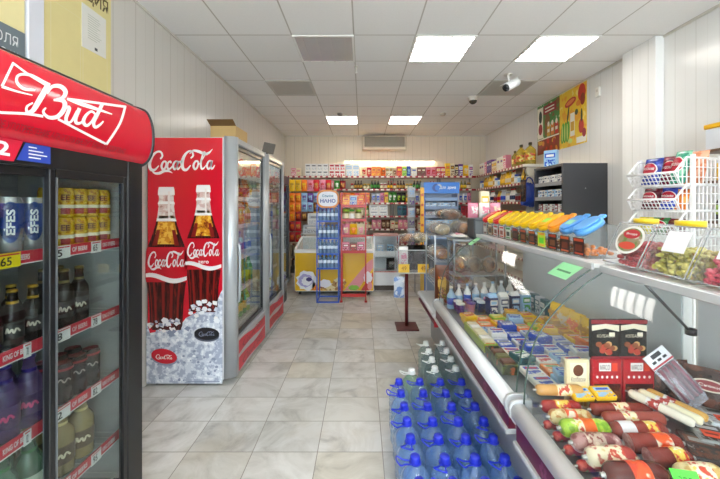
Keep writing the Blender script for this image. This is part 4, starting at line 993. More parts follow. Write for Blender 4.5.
row([R_('jar', .09, .09, .15, ('dark', 'beige', 'gold'), 2), R_('can', .085, .085, .12, ('grey', 'green', 'silver'), 2), R_('jar', .09, .09, .16, ('brown', 'cream', 'red'), 2), R_('can', .085, .085, .12, ('navy', 'silver', 'red'), 2)],
    (X0, 7.55, LEV[3]), (X0, 5.55, LEV[3]), 'on the fourth right-wall shelf', 'jars on the fourth right-wall shelf', -PI/2)
# blue bag hanging on the near end of the shelving
t = thing('blue_bag', 'crumpled dark blue plastic bag hanging on the shelving end panel', 'bag', (2.68, 5.38, 1.42))
b = MB(); r_ = random.Random(9)
b.pillow(.27, .36, .14, 0, nx=14, ny=14, M=T(2.615, 5.345, 1.50) @ R(8, 'Y'), crimp=.02, seed=3)
for i, p in enumerate(b.v): b.v[i] = p+Vector((r_.uniform(-.012, .012), r_.uniform(-.008, .008), r_.uniform(-.012, .012)))
b.build('bag_body', plain('#2341a3', .3), t)
MB().tube(smooth_path([(2.55, 5.35, 1.83), (2.59, 5.37, 1.93), (2.65, 5.425, 1.96)], 5), .012, 6).tube(smooth_path([(2.69, 5.35, 1.83), (2.67, 5.37, 1.92), (2.65, 5.425, 1.96)], 5), .010, 6).build('handle', plain('#1f378c', .35), t)
t = thing('brown_bag', 'dark brown bag hanging beside the blue one on the shelving', 'bag', (2.60, 5.38, 1.62))
MB().pillow(.085, .34, .06, 0, M=T(2.475, 5.25, 1.57), seed=5).build('bag_body', printed('#3b2a22', '#6a4a30', '#2a1c18', 18), t)
MB().tube([(2.475, 5.25, 1.90), (2.55, 5.34, 1.99), (2.64, 5.435, 1.99)], .008, 6).build('handle', plain('#2e221c', .4), t)

# ---- hanging snack packets on a board in the left corner, in front of the left shelving
t = thing('snack_board', 'wire rack of hanging snack packets in the far left corner', 'rack', (-1.05, 7.05, 0))
for a in (-1.50, -.64): MB().tube([(a, 7.1, .02), (a, 7.1, 2.05)], .014, 8).build('upright', plain('#b9b3a6', .4, .4), t)
for z in (1.0, 1.3, 1.5, 1.72, 2.03): MB().tube([(-1.50, 7.1, z), (-.64, 7.1, z)], .008, 6).build('cross_wire', plain('#b9b3a6', .4, .4), t)
for a in (-1.50, -.64): MB().box(a-.02, a+.02, 6.9, 7.3, 0, .02).build('foot', plain('#8c867a', .4), t)
SN = {'a': ('yellow', 'gold', 'green'), 'b': ('orange', 'yellow', 'brown'), 'c': ('purple', 'lightblue', 'white'), 'd': ('red', 'gold', 'cream'), 'e': ('pink', 'red', 'white'), 'f': ('lightblue', 'purple', 'blue'), 'g': ('brown', 'gold', 'orange'), 'h': ('crimson', 'orange', 'yellow')}
for r_i, (z, s_) in enumerate(((1.80, 'aabeded'), (1.57, 'bbfcfcc'), (1.38, 'bbffgcc'), (1.19, 'bhggaab'), (.98, 'hd'), (.76, 'hd'))):
    for k, ch in enumerate(s_):
        c = SN[ch]; x = -1.44+k*.125
        put('pouch', (.118, .05, .2 if r_i else .24), c, (x, 7.055, z), rnd.uniform(-.12, .12), f"{SAY.get(c[0], c[0])} packet, {ORD[k+1]} from the left in the {ORD[r_i+1]} row of hanging snacks", 'packet', 'hanging snack packets')

# ---- ice-cream chest freezer
t = thing('chest_freezer', 'yellow ice cream chest freezer with white rim and sloping glass lid', 'freezer', (-.47, 6.1, 0))
fx0, fx1, fy0, fy1 = -1.13, .195, 5.75, 6.42
cab = MB()
cab.prism([(fy0, .07), (fy1, .07), (fy1, .90), (fy1-.05, .90), (fy0+.06, .75), (fy0, .72)], fx0, fx1, 'x', 0)
cab.build('cabinet', plain('#f0eee8', .35), t)
f = MB(); yy = fy0-.0015
f.poly([(fx0+.005, yy, .08), (fx1-.005, yy, .08), (fx1-.005, yy, .715), (fx0+.005, yy, .715)], 0)
def blob(cx, cz, rx, rz_, mt, o, n=20, ph=0): f.poly([(cx+rx*math.cos(2*PI*i/n)*(1+.12*math.sin(3*i+ph)), yy-o, cz+rz_*math.sin(2*PI*i/n)*(1+.1*math.cos(2*i+ph))) for i in range(n)], mt)
blob(-.93, .25, .17, .165, 1, .001); blob(-.95, .25, .12, .11, 2, .0015, ph=1); blob(-.93, .24, .085, .075, 1, .002); blob(-.89, .27, .05, .035, 3, .0025, ph=2)
f.poly([(-.30, yy-.001, .085), (-.08, yy-.001, .085), (.185, yy-.001, .46), (.185, yy-.001, .62), (.10, yy-.001, .56)], 4)
f.poly([(-.02, yy-.0015, .085), (.12, yy-.0015, .085), (.185, yy-.0015, .28), (.185, yy-.0015, .40)], 5)
blob(-.14, .13, .09, .045, 6, .002); blob(.10, .30, .07, .1, 1, .002, ph=2); blob(.13, .16, .04, .07, 4, .0025)
blob(-.50, .14, .22, .06, 7, .001, ph=3); blob(-.62, .2, .1, .07, 1, .0012, ph=1); blob(-.38, .22, .11, .08, 7, .0013, ph=2)
f.poly([(-.84, yy-.001, .085), (-.70, yy-.001, .085), (-.83, yy-.001, .26)], 8)
f.build('front_print', [plain('#e6b417', .3), plain('#f1eef2', .3), plain('#b9aed8', .3), plain('#453a78', .3), plain('#dd8f92', .3), plain('#c23a3a', .3), plain('#7db53a', .3), printed('#b98a4a', '#e8d6a0', '#8a4a2a', 16), plain('#e07f1c', .3)], t)
rim = MB()
rim.prism([(fy0-.012, .715), (fy0+.012, .715), (fy0+.065, .752), (fy0+.05, .775), (fy0-.012, .75)], fx0-.01, fx1+.01, 'x', 0)
for a in (fx0-.012, fx1-.025): rim.prism([(fy0+.03, .745), (fy1, .895), (fy1, .935), (fy0+.03, .785)], a, a+.037, 'x', 0)
rim.box(fx0, fx1, fy1-.05, fy1, .895, .935, 0, .004)
rim.build('rim', plain('#f2f1ec', .3), t)
lid = MB().prism([(fy0+.06, .772), (fy1-.05, .905), (fy1-.05, .911), (fy0+.06, .778)], fx0+.03, fx1-.03, 'x', 0).build('glass_lid', clear((.9, .94, .95), .05, (.8, .85, .88), .03), t)
for xx in (fx0+.08, fx1-.08):
    for y_ in (fy0+.06, fy1-.06): MB().lathe([(.001, -.02), (.035, -.02), (.035, .02), (.001, .02)], 12, M=T(xx, y_, .036) @ R(90, 'Y')).box(xx-.014, xx+.014, y_-.012, y_+.012, .05, .075).build('castor', plain('#2c2a28', .5), t)
MB().box(fx0+.03, fx1-.03, fy0+.05, fy1-.05, .045, .069).build('base_frame', plain('#37322e', .6), t)
# pale crates standing on the freezer lid at the left and behind it
put('box', (.40, .3, .16), ('silver', 'grey', 'white'), (-.92, 6.62, .98), 0, 'pale grey box behind the freezer, left of the blue rack', 'box', None, 'carton_box')
put('box', (.30, .28, .22), ('white', 'silver', 'grey'), (-.88, 6.62, 1.1415), 0, 'white box stacked on the pale grey box behind the freezer', 'box', None, 'carton_box')
t = thing('box_table', 'low grey table behind the freezer carrying white boxes', 'table', (-.9, 6.65, 0))
MB().box(-1.16, -.64, 6.46, 6.82, .95, .978, 0, .004).build('tabletop', plain('#b9b4aa', .4), t)
for a in (-1.13, -.67):
    for b_ in (6.49, 6.79): MB().box(a-.015, a+.015, b_-.015, b_+.015, 0, .95).build('leg', plain('#8a857a', .4), t)

# ---- blue rack of small water bottles with an oval sign
t = thing('water_rack', 'narrow blue metal rack with oval orange sign holding water bottles', 'rack', (-.53, 5.48, 0))
bl = plain('#2a55b5', .35); rx0, rx1, ry0, ry1 = -.70, -.365, 5.32, 5.66
for a in (rx0, rx1):
    for b_ in (ry0, ry1): MB().box(a-.009, a+.009, b_-.009, b_+.009, 0, 1.53).build('post', bl, t)
fr = MB()
for z in (.012, ):
    fr.box(rx0, rx1, ry0-.009, ry0+.009, 0, .02).box(rx0, rx1, ry1-.009, ry1+.009, 0, .02).box(rx0-.009, rx0+.009, ry0, ry1, 0, .02).box(rx1-.009, rx1+.009, ry0, ry1, 0, .02)
fr.build('base_frame', bl, t)
WS = [.53, .755, 1.0, 1.265]
for z in WS:
    s = MB()
    s.box(rx0+.009, rx1-.009, ry0, ry1, z-.010, z, 0).box(rx0+.009, rx1-.009, ry0-.006, ry0+.002, z-.012, z+.014, 0)
    s.build('rack_shelf', bl, t)
sg = MB(); sx, sz = -.535, 1.615
so = 1.0
def oval(rx, rz_, y, mt, e=3.0):
    sg.poly([(sx+rx*math.copysign(abs(math.cos(a))**(2/e), math.cos(a)), y, sz+rz_*math.copysign(abs(math.sin(a))**(2/e), math.sin(a))) for a in [2*PI*i/36 for i in range(36)]], mt)
ol = [(sx+.175*math.copysign(abs(math.cos(a))**.67, math.cos(a)), sz+.145*math.copysign(abs(math.sin(a))**.67, math.sin(a))) for a in [2*PI*i/36 for i in range(36)]]
sg.prism(ol, 5.36, 5.375, 'y', 0)
oval(.15, .115, 5.3592, 1)
sg.text('Сенеж', quad((sx-.09, 5.358, sz+.03), (sx+.09, 5.358, sz+.03), (sx+.09, 5.358, sz+.07), (sx-.09, 5.358, sz+.07)), 2, .02)
sg.text('НАНО', quad((sx-.12, 5.358, sz-.06), (sx+.12, 5.358, sz-.06), (sx+.12, 5.358, sz), (sx-.12, 5.358, sz)), 3, .03)
sg.build('oval_sign', [plain('#e58f3a', .35), plain('#ece9ee', .35), plain('#4d8aa0', .4), plain('#3a4a9a', .4)], t)
MB().box(sx-.09, sx-.08, 5.375, 5.39, 1.50, 1.6).box(sx+.08, sx+.09, 5.375, 5.39, 1.50, 1.6).box(rx0, rx1, 5.375, 5.39, 1.49, 1.515).box(rx0, rx0+.012, 5.32, 5.38, 1.49, 1.515).box(rx1-.012, rx1, 5.32, 5.38, 1.49, 1.515).build('sign_bracket', bl, t)
WB1 = clear((.62, .80, .96), .35, (.45, .62, .85), .06)
def waterb(lab, loc):
    o = thing('water_bottle', lab, 'bottle', loc, 'small water bottles in the blue rack', local=True)
    h, r = .21, .0295
    MB().lathe([(.001, 0), (r*.9, 0), (r, .01), (r, h*.3), (r*.93, h*.33), (r, h*.36), (r, h*.62), (r*.8, h*.76), (r*.4, h*.87), (r*.4, h*.92)], 14).build('bottle_shell', WB1, o)
    MB().lathe([(r*.46, h*.91), (r*.46, h*.99), (.001, h)], 12).build('bottle_cap', plain('#3b6cc0', .4), o)
    MB().grid(curved(r*1.012, -180, 180, h*.38, h*.6), 14, 1).build('label', plain('#dfe8f2', .4), o)
    return o
first = None
for s_i, z in enumerate(WS):
    for k in range(5):
        for j in (0, 1):
            lab = f"small water bottle, {ORD[k+1]} from the left, {'front' if j == 0 else 'back'} row, {('bottom', 'second', 'third', 'top')[s_i]} shelf of blue rack"
            loc = (rx0+.043+k*.0625, ry0+.05+j*.09, z+.0015)
            if first is None: first = waterb(lab, loc)
            else: dup(first, loc, lab)

# ---- red rack of snacks
t = thing('snack_rack', 'red metal snack rack right of the blue water rack', 'rack', (-.14, 5.5, 0))
rd = plain('#bf2a22', .35); rx0, rx1, ry0, ry1 = -.325, .06, 5.38, 5.68
for a in (rx0, rx1):
    for b_ in (ry0, ry1): MB().box(a-.009, a+.009, b_-.009, b_+.009, 0, 1.72).build('post', rd, t)
MB().box(rx0, rx1, ry0-.009, ry0+.012, .075, .125).box(rx0-.009, rx0+.009, ry0, ry1, .08, .11).box(rx1-.009, rx1+.009, ry0, ry1, .08, .11).box(rx1-.02, rx1+.02, ry0-.05, ry0, 0, .02).box(rx0-.02, rx0+.02, ry0-.05, ry0, 0, .02).build('base_frame', rd, t)
RS = [.78, 1.03, 1.28, 1.50]
for z in RS: MB().box(rx0+.009, rx1-.009, ry0, ry1, z-.014, z, 0).box(rx0+.009, rx1-.009, ry0-.006, ry0+.002, z-.02, z+.025, 0).build('rack_shelf', rd, t)
for s_i, (z, sp) in enumerate(zip(RS, ([R_('box', .115, .09, .15, ('pink', 'crimson', 'white')), R_('box', .115, .09, .14, ('brown', 'red', 'cream'))], [R_('pouch', .115, .09, .19, ('pink', 'cream', 'orange')), R_('pouch', .115, .09, .19, ('yellow', 'orange', 'cream')), R_('pouch', .115, .09, .19, ('cream', 'pink', 'red'))],
        [R_('jar', .10, .09, .17, ('olive', 'cream', 'lime')), R_('jar', .10, .09, .17, ('beige', 'white', 'green'))], [R_('box', .115, .09, .16, ('orange', 'yellow', 'red')), R_('box', .115, .09, .17, ('silver', 'blue', 'lightblue')), R_('box', .115, .09, .16, ('orange', 'red', 'yellow'))]))):
    row(sp, (rx0+.012, ry0+.06, z), (rx1-.012, ry0+.06, z), f"on the {('bottom', 'second', 'third', 'top')[s_i]} shelf of the red rack", 'packs on the red rack', 0, .003)

# ---- low glass showcase
t = thing('glass_showcase', 'low white glass showcase with dark plinth right of the freezer', 'showcase', (.42, 6.3, 0))
sx0, sx1, sy0, sy1 = .215, .66, 6.08, 6.48
MB().box(sx0+.01, sx1-.01, sy0+.01, sy1-.01, 0, .09).build('plinth', plain('#4a3f36', .5), t)
MB().box(sx0, sx1, sy0, sy1, .09, .33, 0, .004).build('cabinet', plain('#e3e4e6', .35), t)
for a in (sx0, sx1-.018):
    for b_ in (sy0, sy1-.018): MB().box(a, a+.018, b_, b_+.018, .33, .97).build('post', plain('#dcdde0', .3, .3), t)
MB().box(sx0, sx1, sy0, sy1, .97, .99).box(sx0-.001, sx1+.001, sy0-.006, sy0, .965, .995).build('top_frame', plain('#c79b92', .4), t)
MB().box(sx0, sx1, sy0-.003, sy0+.002, .325, .34).build('bottom_rail', plain('#bf6a62', .4), t)
MB().box(sx0+.018, sx1-.018, sy0+.018, sy1-.018, .64, .655).box(sx0+.018, sx1-.018, sy0+.006, sy0+.014, .60, .70).build('shelf', plain('#f2f3f5', .3), t)
MB().box(sx0+.018, sx1-.018, sy1-.012, sy1-.006, .33, .97).build('back_panel', plain('#cfd3d8', .3), t)
MB().box(sx0+.018, sx1-.018, sy0+.004, sy0+.006, .34, .965).build('front_glass', GLASS, t)
put('pouch', (.16, .12, .22), ('black', 'grey', 'silver'), (.52, 6.26, .3315), .3, 'dark bag lying inside the low glass showcase', 'bag', None, 'goods_bag')
put('box', (.14, .1, .16), ('silver', 'lightblue', 'white'), (.33, 6.3, .6565), 0, 'pale box on the upper shelf of the low showcase', 'box', None, 'product_box')
put('box', (.12, .1, .14), ('lightblue', 'navy', 'silver'), (.52, 6.3, .6565), 0, 'bluish box on the upper shelf of the low showcase', 'box', None, 'product_box')

# ---- blue-headed counter stand with yellow side
t = thing('blue_stand', 'display stand with blue header board and yellow side panel', 'display stand', (1.25, 5.6, 0))
bx0, bx1, by0, by1 = 1.0, 1.55, 5.5, 5.85
MB().box(bx0, bx1, by1-.02, by1, .0, 1.9).build('back_board', plain('#8e9aac', .4), t)
MB().box(bx1-.02, bx1, by0, by1-.02, 0, 1.70).build('side_panel', plain('#7f8da6', .4), t)
MB().box(bx0, bx0+.02, by0, by1-.02, 0, 1.70).build('side_panel', plain('#3f6fc0', .4), t)
hd = MB().box(bx0-.01, bx1+.01, by0-.03, by0-.01, 1.705, 1.885, 0, .004)
hy = by0-.0315
hd.stroke([(1.22, 1.85), (1.17, 1.84), (1.145, 1.795), (1.17, 1.75), (1.22, 1.74)], [.01, .03, .045, .03, .01], lambda u, v: (u, hy, v), 1)
hd.stroke([(1.20, 1.85), (1.25, 1.835), (1.27, 1.80)], [.01, .03, .01], lambda u, v: (u, hy, v), 2)
hd.text('Для', quad((1.24, hy, 1.77), (1.34, hy, 1.77), (1.34, hy, 1.825), (1.24, hy, 1.825)), 2, .03); hd.text('дома', quad((1.37, hy, 1.77), (1.50, hy, 1.77), (1.50, hy, 1.815), (1.37, hy, 1.815)), 2, .03)
hd.build('header_board', [plain('#2f78d0', .3), plain('#1d3f86', .35), plain('#e6eef6', .4)], t)
for k, z in enumerate((1.62, 1.48, 1.34, 1.20, 1.0, .8)):
    MB().box(bx0+.02, bx1-.02, by0, by1-.02, z-.016, z, 0).box(bx0+.02, bx1-.02, by0-.006, by0, z-.03, z+.02, 0).build('shelf', plain(('#8aa3c8', '#7d8fb0', '#8c93a4', '#9aa0aa')[k % 4], .4), t)
yp = MB().box(.93, .99, by0-.06, by0-.03, .55, 1.80, 0, .003)
for k in range(7): yp.poly([(.96+.022*math.cos(2*PI*i/14), by0-.0612, .72+k*.16+.022*math.sin(2*PI*i/14)) for i in range(14)], 1)
yp.build('yellow_panel', [plain('#eeb02a', .35), plain('#c2502a', .4)], t)
MB().box(.93, .99, by0-.055, by0-.035, 0, .55).build('panel_foot', plain('#c9a24a', .4), t)
for k, z in enumerate((1.48, 1.34, 1.20)):
    c = (('silver', 'lightblue', 'navy'), ('grey', 'silver', 'crimson'), ('lightblue', 'silver', 'grey'))[k]
    row([R_('box', .055, .05, .08, c, 2), R_('box', .06, .05, .075, (c[1], c[0], 'white'), 1)], (bx0+.03, by0+.05, z), (bx1-.03, by0+.05, z), f"on the {('top', 'middle', 'lower')[k]} shelf of the blue-headed stand", 'small packs on the blue-headed stand', 0, .004)
t = thing('charger_rack', 'slim wire rack of hanging packets left of the yellow panel', 'rack', (.85, 5.9, 0))
for a in (.80, .92): MB().tube([(a, 5.95, 0), (a, 5.95, 1.85)], .008, 6).build('post', plain('#b5b5b8', .35, .5), t)
for z in (.9, 1.2, 1.5, 1.8): MB().tube([(.80, 5.95, z), (.92, 5.95, z)], .006, 6).build('hook_bar', plain('#b5b5b8', .35, .5), t)
MB().box(.79, .93, 5.88, 5.96, .755, .775).build('base_tray', plain('#b5b5b8', .35, .5), t)
for k in range(6):
    c = (('grey', 'purple', 'white'), ('silver', 'lightblue', 'navy'))[k % 2]
    put('pouch', (.12, .03, .17), c, (.86, 5.91, .78+k*.175), 0, f"{c[0]} packet, {ORD[6-k]} from the top on the slim wire rack", 'packet', 'packets on the slim wire rack')

# ---- dark cigarette cabinet against the right wall
t = thing('cigarette_cabinet', 'dark grey cigarette cabinet with open shelves by the right wall', 'cabinet', (2.66, 4.5, 0))
cx0, cy0, cy1 = 2.39, 4.07, 4.75; dkc = plain('#3c3d42', .4)
MB().box(cx0, XR-.005, cy0, cy0+.03, 0, 2.02, 0, .003).build('side_panel', dkc, t)
MB().box(cx0, XR-.005, cy1-.03, cy1, 0, 2.02, 0, .003).build('side_panel', dkc, t)
MB().box(cx0+.28, XR-.005, cy0+.03, cy1-.03, 0, 2.0).build('back_panel', plain('#2c2c30', .5), t)
MB().box(cx0, cx0+.28, cy0+.03, cy1-.03, 1.99, 2.02).build('top_panel', dkc, t)
MB().box(cx0, cx0+.28, cy0+.03, cy1-.03, 0, .12).build('plinth', dkc, t)
MB().lathe([(.001, 0), (.008, 0), (.006, .004), (.001, .004)], 10, M=T(2.66, cy0, 1.72) @ R(90, 'X')).build('screw_cap', plain('#8b8b8e', .4), t)
for k, z in enumerate((.6, 1.05, 1.24, 1.43, 1.615, 1.80)):
    MB().box(cx0+.02, cx0+.28, cy0+.03, cy1-.03, z-.012, z, 0).box(cx0, cx0+.02, cy0+.03, cy1-.03, z-.035, z+.01, 1).build('shelf', [dkc, plain('#9a9a9c', .35)], t)
    if k < 2: continue
    c = (('crimson', 'white', 'gold'), ('silver', 'crimson', 'white'), ('lightblue', 'white', 'navy'), ('white', 'silver', 'navy'))[k-2]
    row([R_('box', .056, .03, .10, c), R_('box', .056, .03, .10, (c[1], c[0], c[2])), R_('box', .056, .03, .10, ('white', c[2], c[0]))], (cx0+.052, cy1-.035, z), (cx0+.052, cy0+.035, z), f"on the {('fourth', 'third', 'second', 'top')[k-2]} shelf of the dark cabinet", 'cigarette packs in the dark cabinet', -PI/2, .003)
o = put('box', (.16, .07, .22), ('lightblue', 'blue', 'white'), (2.50, 4.52, 2.0215), -.9, 'blue carton standing on top of the dark cigarette cabinet', 'box', None, 'product_box')

# ---- poster on the right wall, two sheets
t = thing('poster', 'colourful two-part food poster high on the right wall', 'poster', (XR, 5.05, 2.35))
PXX = XR-.006
def pq(px, py, o=0): p = onX(px, py, PXX); return (PXX-o, p.y, p.z)
MB().box(PXX, XR-.001, 4.455, 5.06, 2.34, 3.155).build('sheet', printed('#edc62a', '#e9a51f', '#f3df7c', 6, .3), t)
MB().box(PXX, XR-.001, 5.065, 5.70, 2.34, 3.155).build('sheet', printed('#4f8f45', '#8a5a2c', '#c9d6b4', 7, .3), t)
a = MB(); q_ = random.Random(2)
def pb(y, z, ry, rz_, mt, o, rot=0, n=16):
    vs = []
    for i in range(n):
        u, v = ry*math.cos(2*PI*i/n), rz_*math.sin(2*PI*i/n); c_, s_ = math.cos(rot), math.sin(rot)
        vs.append((PXX-o, y+u*c_-v*s_, z+u*s_+v*c_))
    a.poly(vs, mt)
def pr(y0_, y1_, z0_, z1_, mt, o): a.poly([(PXX-o, y0_, z0_), (PXX-o, y1_, z0_), (PXX-o, y1_, z1_), (PXX-o, y0_, z1_)], mt)
# yellow sheet: sausages, greens, bottle of red sauce, cartons
pb(4.80, 2.96, .13, .055, 0, .001, -.2); pb(4.80, 2.965, .10, .03, 1, .0015, -.2); pb(4.55, 3.02, .08, .12, 0, .001); pb(4.53, 2.93, .05, .08, 2, .0015)
for y in (4.98, 4.92, 4.86): pb(y, 2.56, .045, .15, 3, .001, .1); pb(y+.01, 2.56, .015, .12, 4, .0015)
pr(4.70, 4.80, 2.48, 2.80, 5, .0018); pr(4.71, 4.79, 2.55, 2.68, 6, .0022); pb(4.85, 2.80, .016, .13, 7, .002, .2); pb(4.66, 2.79, .035, .04, 7, .002)
pb(4.56, 2.58, .055, .10, 0, .002); pb(4.55, 2.72, .02, .09, 7, .0022); pb(4.50, 2.48, .04, .06, 8, .002); pr(4.46, 4.66, 2.36, 2.44, 5, .0018); pb(4.80, 2.42, .05, .035, 4, .0022); pb(4.62, 2.90, .05, .04, 9, .0015)
# green sheet: red shop-style banner, jars in a row, grilled food below
pr(5.15, 5.50, 2.96, 3.10, 8, .001); pr(5.20, 5.46, 2.99, 3.01, 5, .0015); pr(5.20, 5.46, 3.04, 3.06, 5, .0015)
for k, y in enumerate((5.14, 5.25, 5.36)): pr(y-.045, y+.045, 2.60, 2.78, (0, 9, 6)[k], .0015); pb(y, 2.79, .03, .04, 5, .0018); pr(y-.03, y+.03, 2.66, 2.71, 5, .002)
pr(5.52, 5.69, 2.60, 3.10, 5, .001); pb(5.60, 2.95, .05, .1, 7, .0015); pb(5.60, 2.75, .06, .09, 8, .0015)
pr(5.07, 5.69, 2.345, 2.57, 2, .001)
for k in range(12): pb(q_.uniform(5.12, 5.64), q_.uniform(2.38, 2.54), q_.uniform(.03, .06), q_.uniform(.02, .04), (9, 8, 0, 6)[k % 4], .0015+k*.0001, q_.uniform(0, 3))
pr(5.07, 5.69, 2.57, 2.59, 5, .002)
a.build('print', [plain('#c73222', .3), plain('#e9854a', .3), plain('#8c2f1c', .3), plain('#5fae35', .3), plain('#cfe07a', .3), plain('#f4efdf', .3), plain('#d9a52a', .3), plain('#2c3a26', .3), plain('#a3242c', .3), plain('#e0892f', .3)], t, recalc=False)
t = thing('wall_thermostat', 'small white box on the right wall beside the poster', 'switch', (XR, 4.1, 2.7))
p = onX(599, 92, XR)
MB().box(XR-.025, XR-.001, p.y-.035, p.y+.035, p.z-.06, p.z+.06, 0, .005).build('case', plain('#e3e0d8', .4), t)
MB().box(XR-.027, XR-.025, p.y-.015, p.y+.015, p.z+.0, p.z+.03).build('window_plate', plain('#c9c5ba', .3), t)
# ================================================================== right side: glass display cases and what is in, on and below them
GC = [(.702, .655), (.708, .74), (.722, .83), (.748, .92), (.79, .995), (.845, 1.065), (.91, 1.13), (.98, 1.185), (1.05, 1.232)]
GCs = [(p.x, p.y) for p in smooth_path([(a, b, 0) for a, b in GC], 3)]
caseglass = clear((.96, .98, .97), .022, (.85, .88, .88), .04, refl=.9)
def deck(x): return .625+.06*(x-.72)/.7
def display_case(lab, y0, y1):
    t = thing('display_case', lab, 'display case', (1.1, (y0+y1)/2, 0), 'curved glass display cases')
    wh = plain('#e4e5e6', .3); gy_ = plain('#a9adb0', .35)
    MB().box(.80, 1.50, y0+.01, y1-.01, 0, .08).build('plinth', plain('#3b3a3c', .5), t)
    MB().box(.78, 1.52, y0, y1, .08, .475, 0, .004).build('base_cabinet', plain('#c9cbcc', .35), t)
    b = MB().box(.655, .72, y0, y1, .475, .50, 1, .004).box(.668, .74, y0+.004, y1-.004, .50, .576, 0)
    sp = random.Random(5)
    for k in range(int((y1-y0)/.2)):      # faint printed sprigs on the burgundy strip
        yc = y0+.1+k*.2
        for q in range(5):
            a = q*2*PI/5; b.poly([(.6672, yc+.018*math.cos(a)+.01*math.cos(a+i*2*PI/8), .538+.018*math.sin(a)+.012*math.sin(a+i*2*PI/8)) for i in range(8)], 2)
    b.build('burgundy_strip', [plain('#6b1631', .3), plain('#d5d7d9', .3), plain('#8e4560', .35)], t)
    b = MB().prism([(.70, .576), (.664, .580), (.648, .60), (.646, .63), (.655, .652), (.672, .658), (.70, .658)], y0, y1, 'y', 0, sm=True)
    b.build('bumper_rail', wh, t)
    for ya, yb in ((y0-.022, y0), (y1, y1+.022)):
        MB().prism([(.72, .56), (.664, .566), (.645, .60), (.643, .635), (.655, .66), (.68, .668), (.74, .668), (.74, .56)], ya+.001, yb-.001, 'y', 0, sm=True).build('bumper_end_cap', plain('#d3d6d9', .3), t)
    d = MB().prism([(.702, .60), (1.45, .66), (1.45, .672), (.702, .612)], y0+.008, y1-.008, 'y', 0)
    d.prism([(.70, .476), (.74, .476), (.74, .60), (.70, .60)], y0+.002, y1-.002, 'y', 0)
    d.build('display_deck', plain('#8d9396', .3, .4), t)
    MB().box(.74, 1.50, y0, y1, .475, .598, 0).build('under_deck', plain('#b7babc', .4), t)
    # glass
    g = MB(); n = len(GCs)
    g.grid(lambda u, v: (GCs[min(int(u*(n-1)+.5), n-1)][0], y0+(y1-y0)*v, GCs[min(int(u*(n-1)+.5), n-1)][1]), n-1, 1)
    fg = g.build('front_glass', caseglass, t)
    outline = GCs+[(1.12, 1.232), (1.46, 1.232), (1.46, .675), (.735, .655)]
    for ya in (y0+.002, y1-.002):
        e = MB(); e.poly([(a, ya, z) for a, z in GCs+[(1.46, 1.232), (1.46, .655)]], 0)
        eg = e.build('end_glass', caseglass, t)
        MB().tube([(a, ya, z) for a, z in GCs], .0035, 6).build('glass_edge', plain('#4a5c55', .15), eg)
    MB().box(1.455, 1.47, y0+.005, y1-.005, .60, 1.232).build('rear_doors', plain('#cdd2d4', .25), t)
    MB().box(1.46, 1.50, y0, y1, .598, 1.234).build('rear_frame', wh, t)
    MB().box(1.045, 1.46, y0-.01, y1+.01, 1.234, 1.255, 0, .003).build('top_ledge', plain('#eceded', .25), t)
    MB().box(1.036, 1.05, y0-.01, y1+.01, 1.226, 1.258, 0, .003).build('ledge_trim', plain('#d4d7d9', .25, .2), t)
    MB().tube([(1.20, y0+.05, 1.215), (1.20, y1-.05, 1.215)], .012, 8).build('lamp_tube', glow('#f6fbff', 2.2), t)
    return t
display_case('nearest curved glass display case, filled with sausages', .16, 1.485)
display_case('second curved glass display case with dairy packs and candy jars on top', 1.555, 3.10)
t = thing('gas_strut', 'thin dark strut inside the nearest glass case', 'strut', (1.2, 1.1, .7))
MB().tube([(1.13, 1.40, 1.226), (1.38, 1.44, .99)], .006, 6).build('rod', plain('#55585a', .3, .5), t)
MB().lathe([(.001, 0), (.02, .004), (.02, .03), (.001, .034)], 10, M=T(1.385, 1.44, .97)).build('rod_joint', plain('#2a2a2c', .4), t)

# ---- sausages
def sausage(lab, p0, p1, r, body, bands=(), cut=None, name='sausage', ends='#b9b6b0', group='sausages in the nearest case'):
    """p0 is the left end; bands = [(from, to, material)] along the length"""
    p0 = Vector(p0); p1 = Vector(p1); d = p1-p0; L = d.length; c = (p0+p1)/2
    o = thing(name, lab, 'sausage', c-Vector((0, 0, r)), group, local=True)
    q = d.normalized().to_track_quat('Z', 'X').to_matrix().to_4x4()
    M = T(0, 0, r) @ q @ T(0, 0, -L/2)
    w = random.Random(lab)
    sg = lambda z: r*(1+.03*math.sin(z*60+w.random()))
    prof = [(.001, 0), (r*.28, .001), (r*.55, r*.10), (r*.8, r*.3), (r*.95, r*.62), (r, r)]+[(sg(r+(L-2*r)*k/6), r+(L-2*r)*k/6) for k in range(1, 6)]+[(r, L-r), (r*.95, L-r*.62), (r*.8, L-r*.3), (r*.55, L-r*.10), (r*.28, L-.001), (.001, L)]
    if cut: prof = [(r*.98, .002), (r, .006)]+prof[5:]
    MB().lathe(prof, 18, M=M).build('casing', body, o)
    if cut: MB().lathe([(.001, .0012), (r*.98, .002)], 18, M=M).build('cut_face', cut, o)
    for a, b_, m in bands:
        MB().lathe([(r*1.035, L*a), (r*1.04, L*(a*.7+b_*.3)), (r*1.04, L*(a*.3+b_*.7)), (r*1.035, L*b_)], 18, M=M).build('label_band', m, o)
    if not cut: MB().lathe([(r*.12, -.012), (r*.22, -.010), (r*.16, -.003), (r*.3, .002)], 10, M=M).build('tied_end', plain(ends, .35, .5), o)
    MB().lathe([(r*.3, L-.002), (r*.16, L+.003), (r*.22, L+.010), (r*.12, L+.012)], 10, M=M).build('tied_end', plain(ends, .35, .5), o)
    return o
lab_cream = printed('#f0e5c4', '#c9482f', '#e2c65a', 45, .3); lab_or = printed('#ec5a22', '#f2e6d0', '#d8401a', 28, .3, .42); lab_white = printed('#ecebe6', '#b0362c', '#9aa0a8', 40, .3)
lab_yel = printed('#f0d25a', '#d23a26', '#f4efe0', 40, .3)
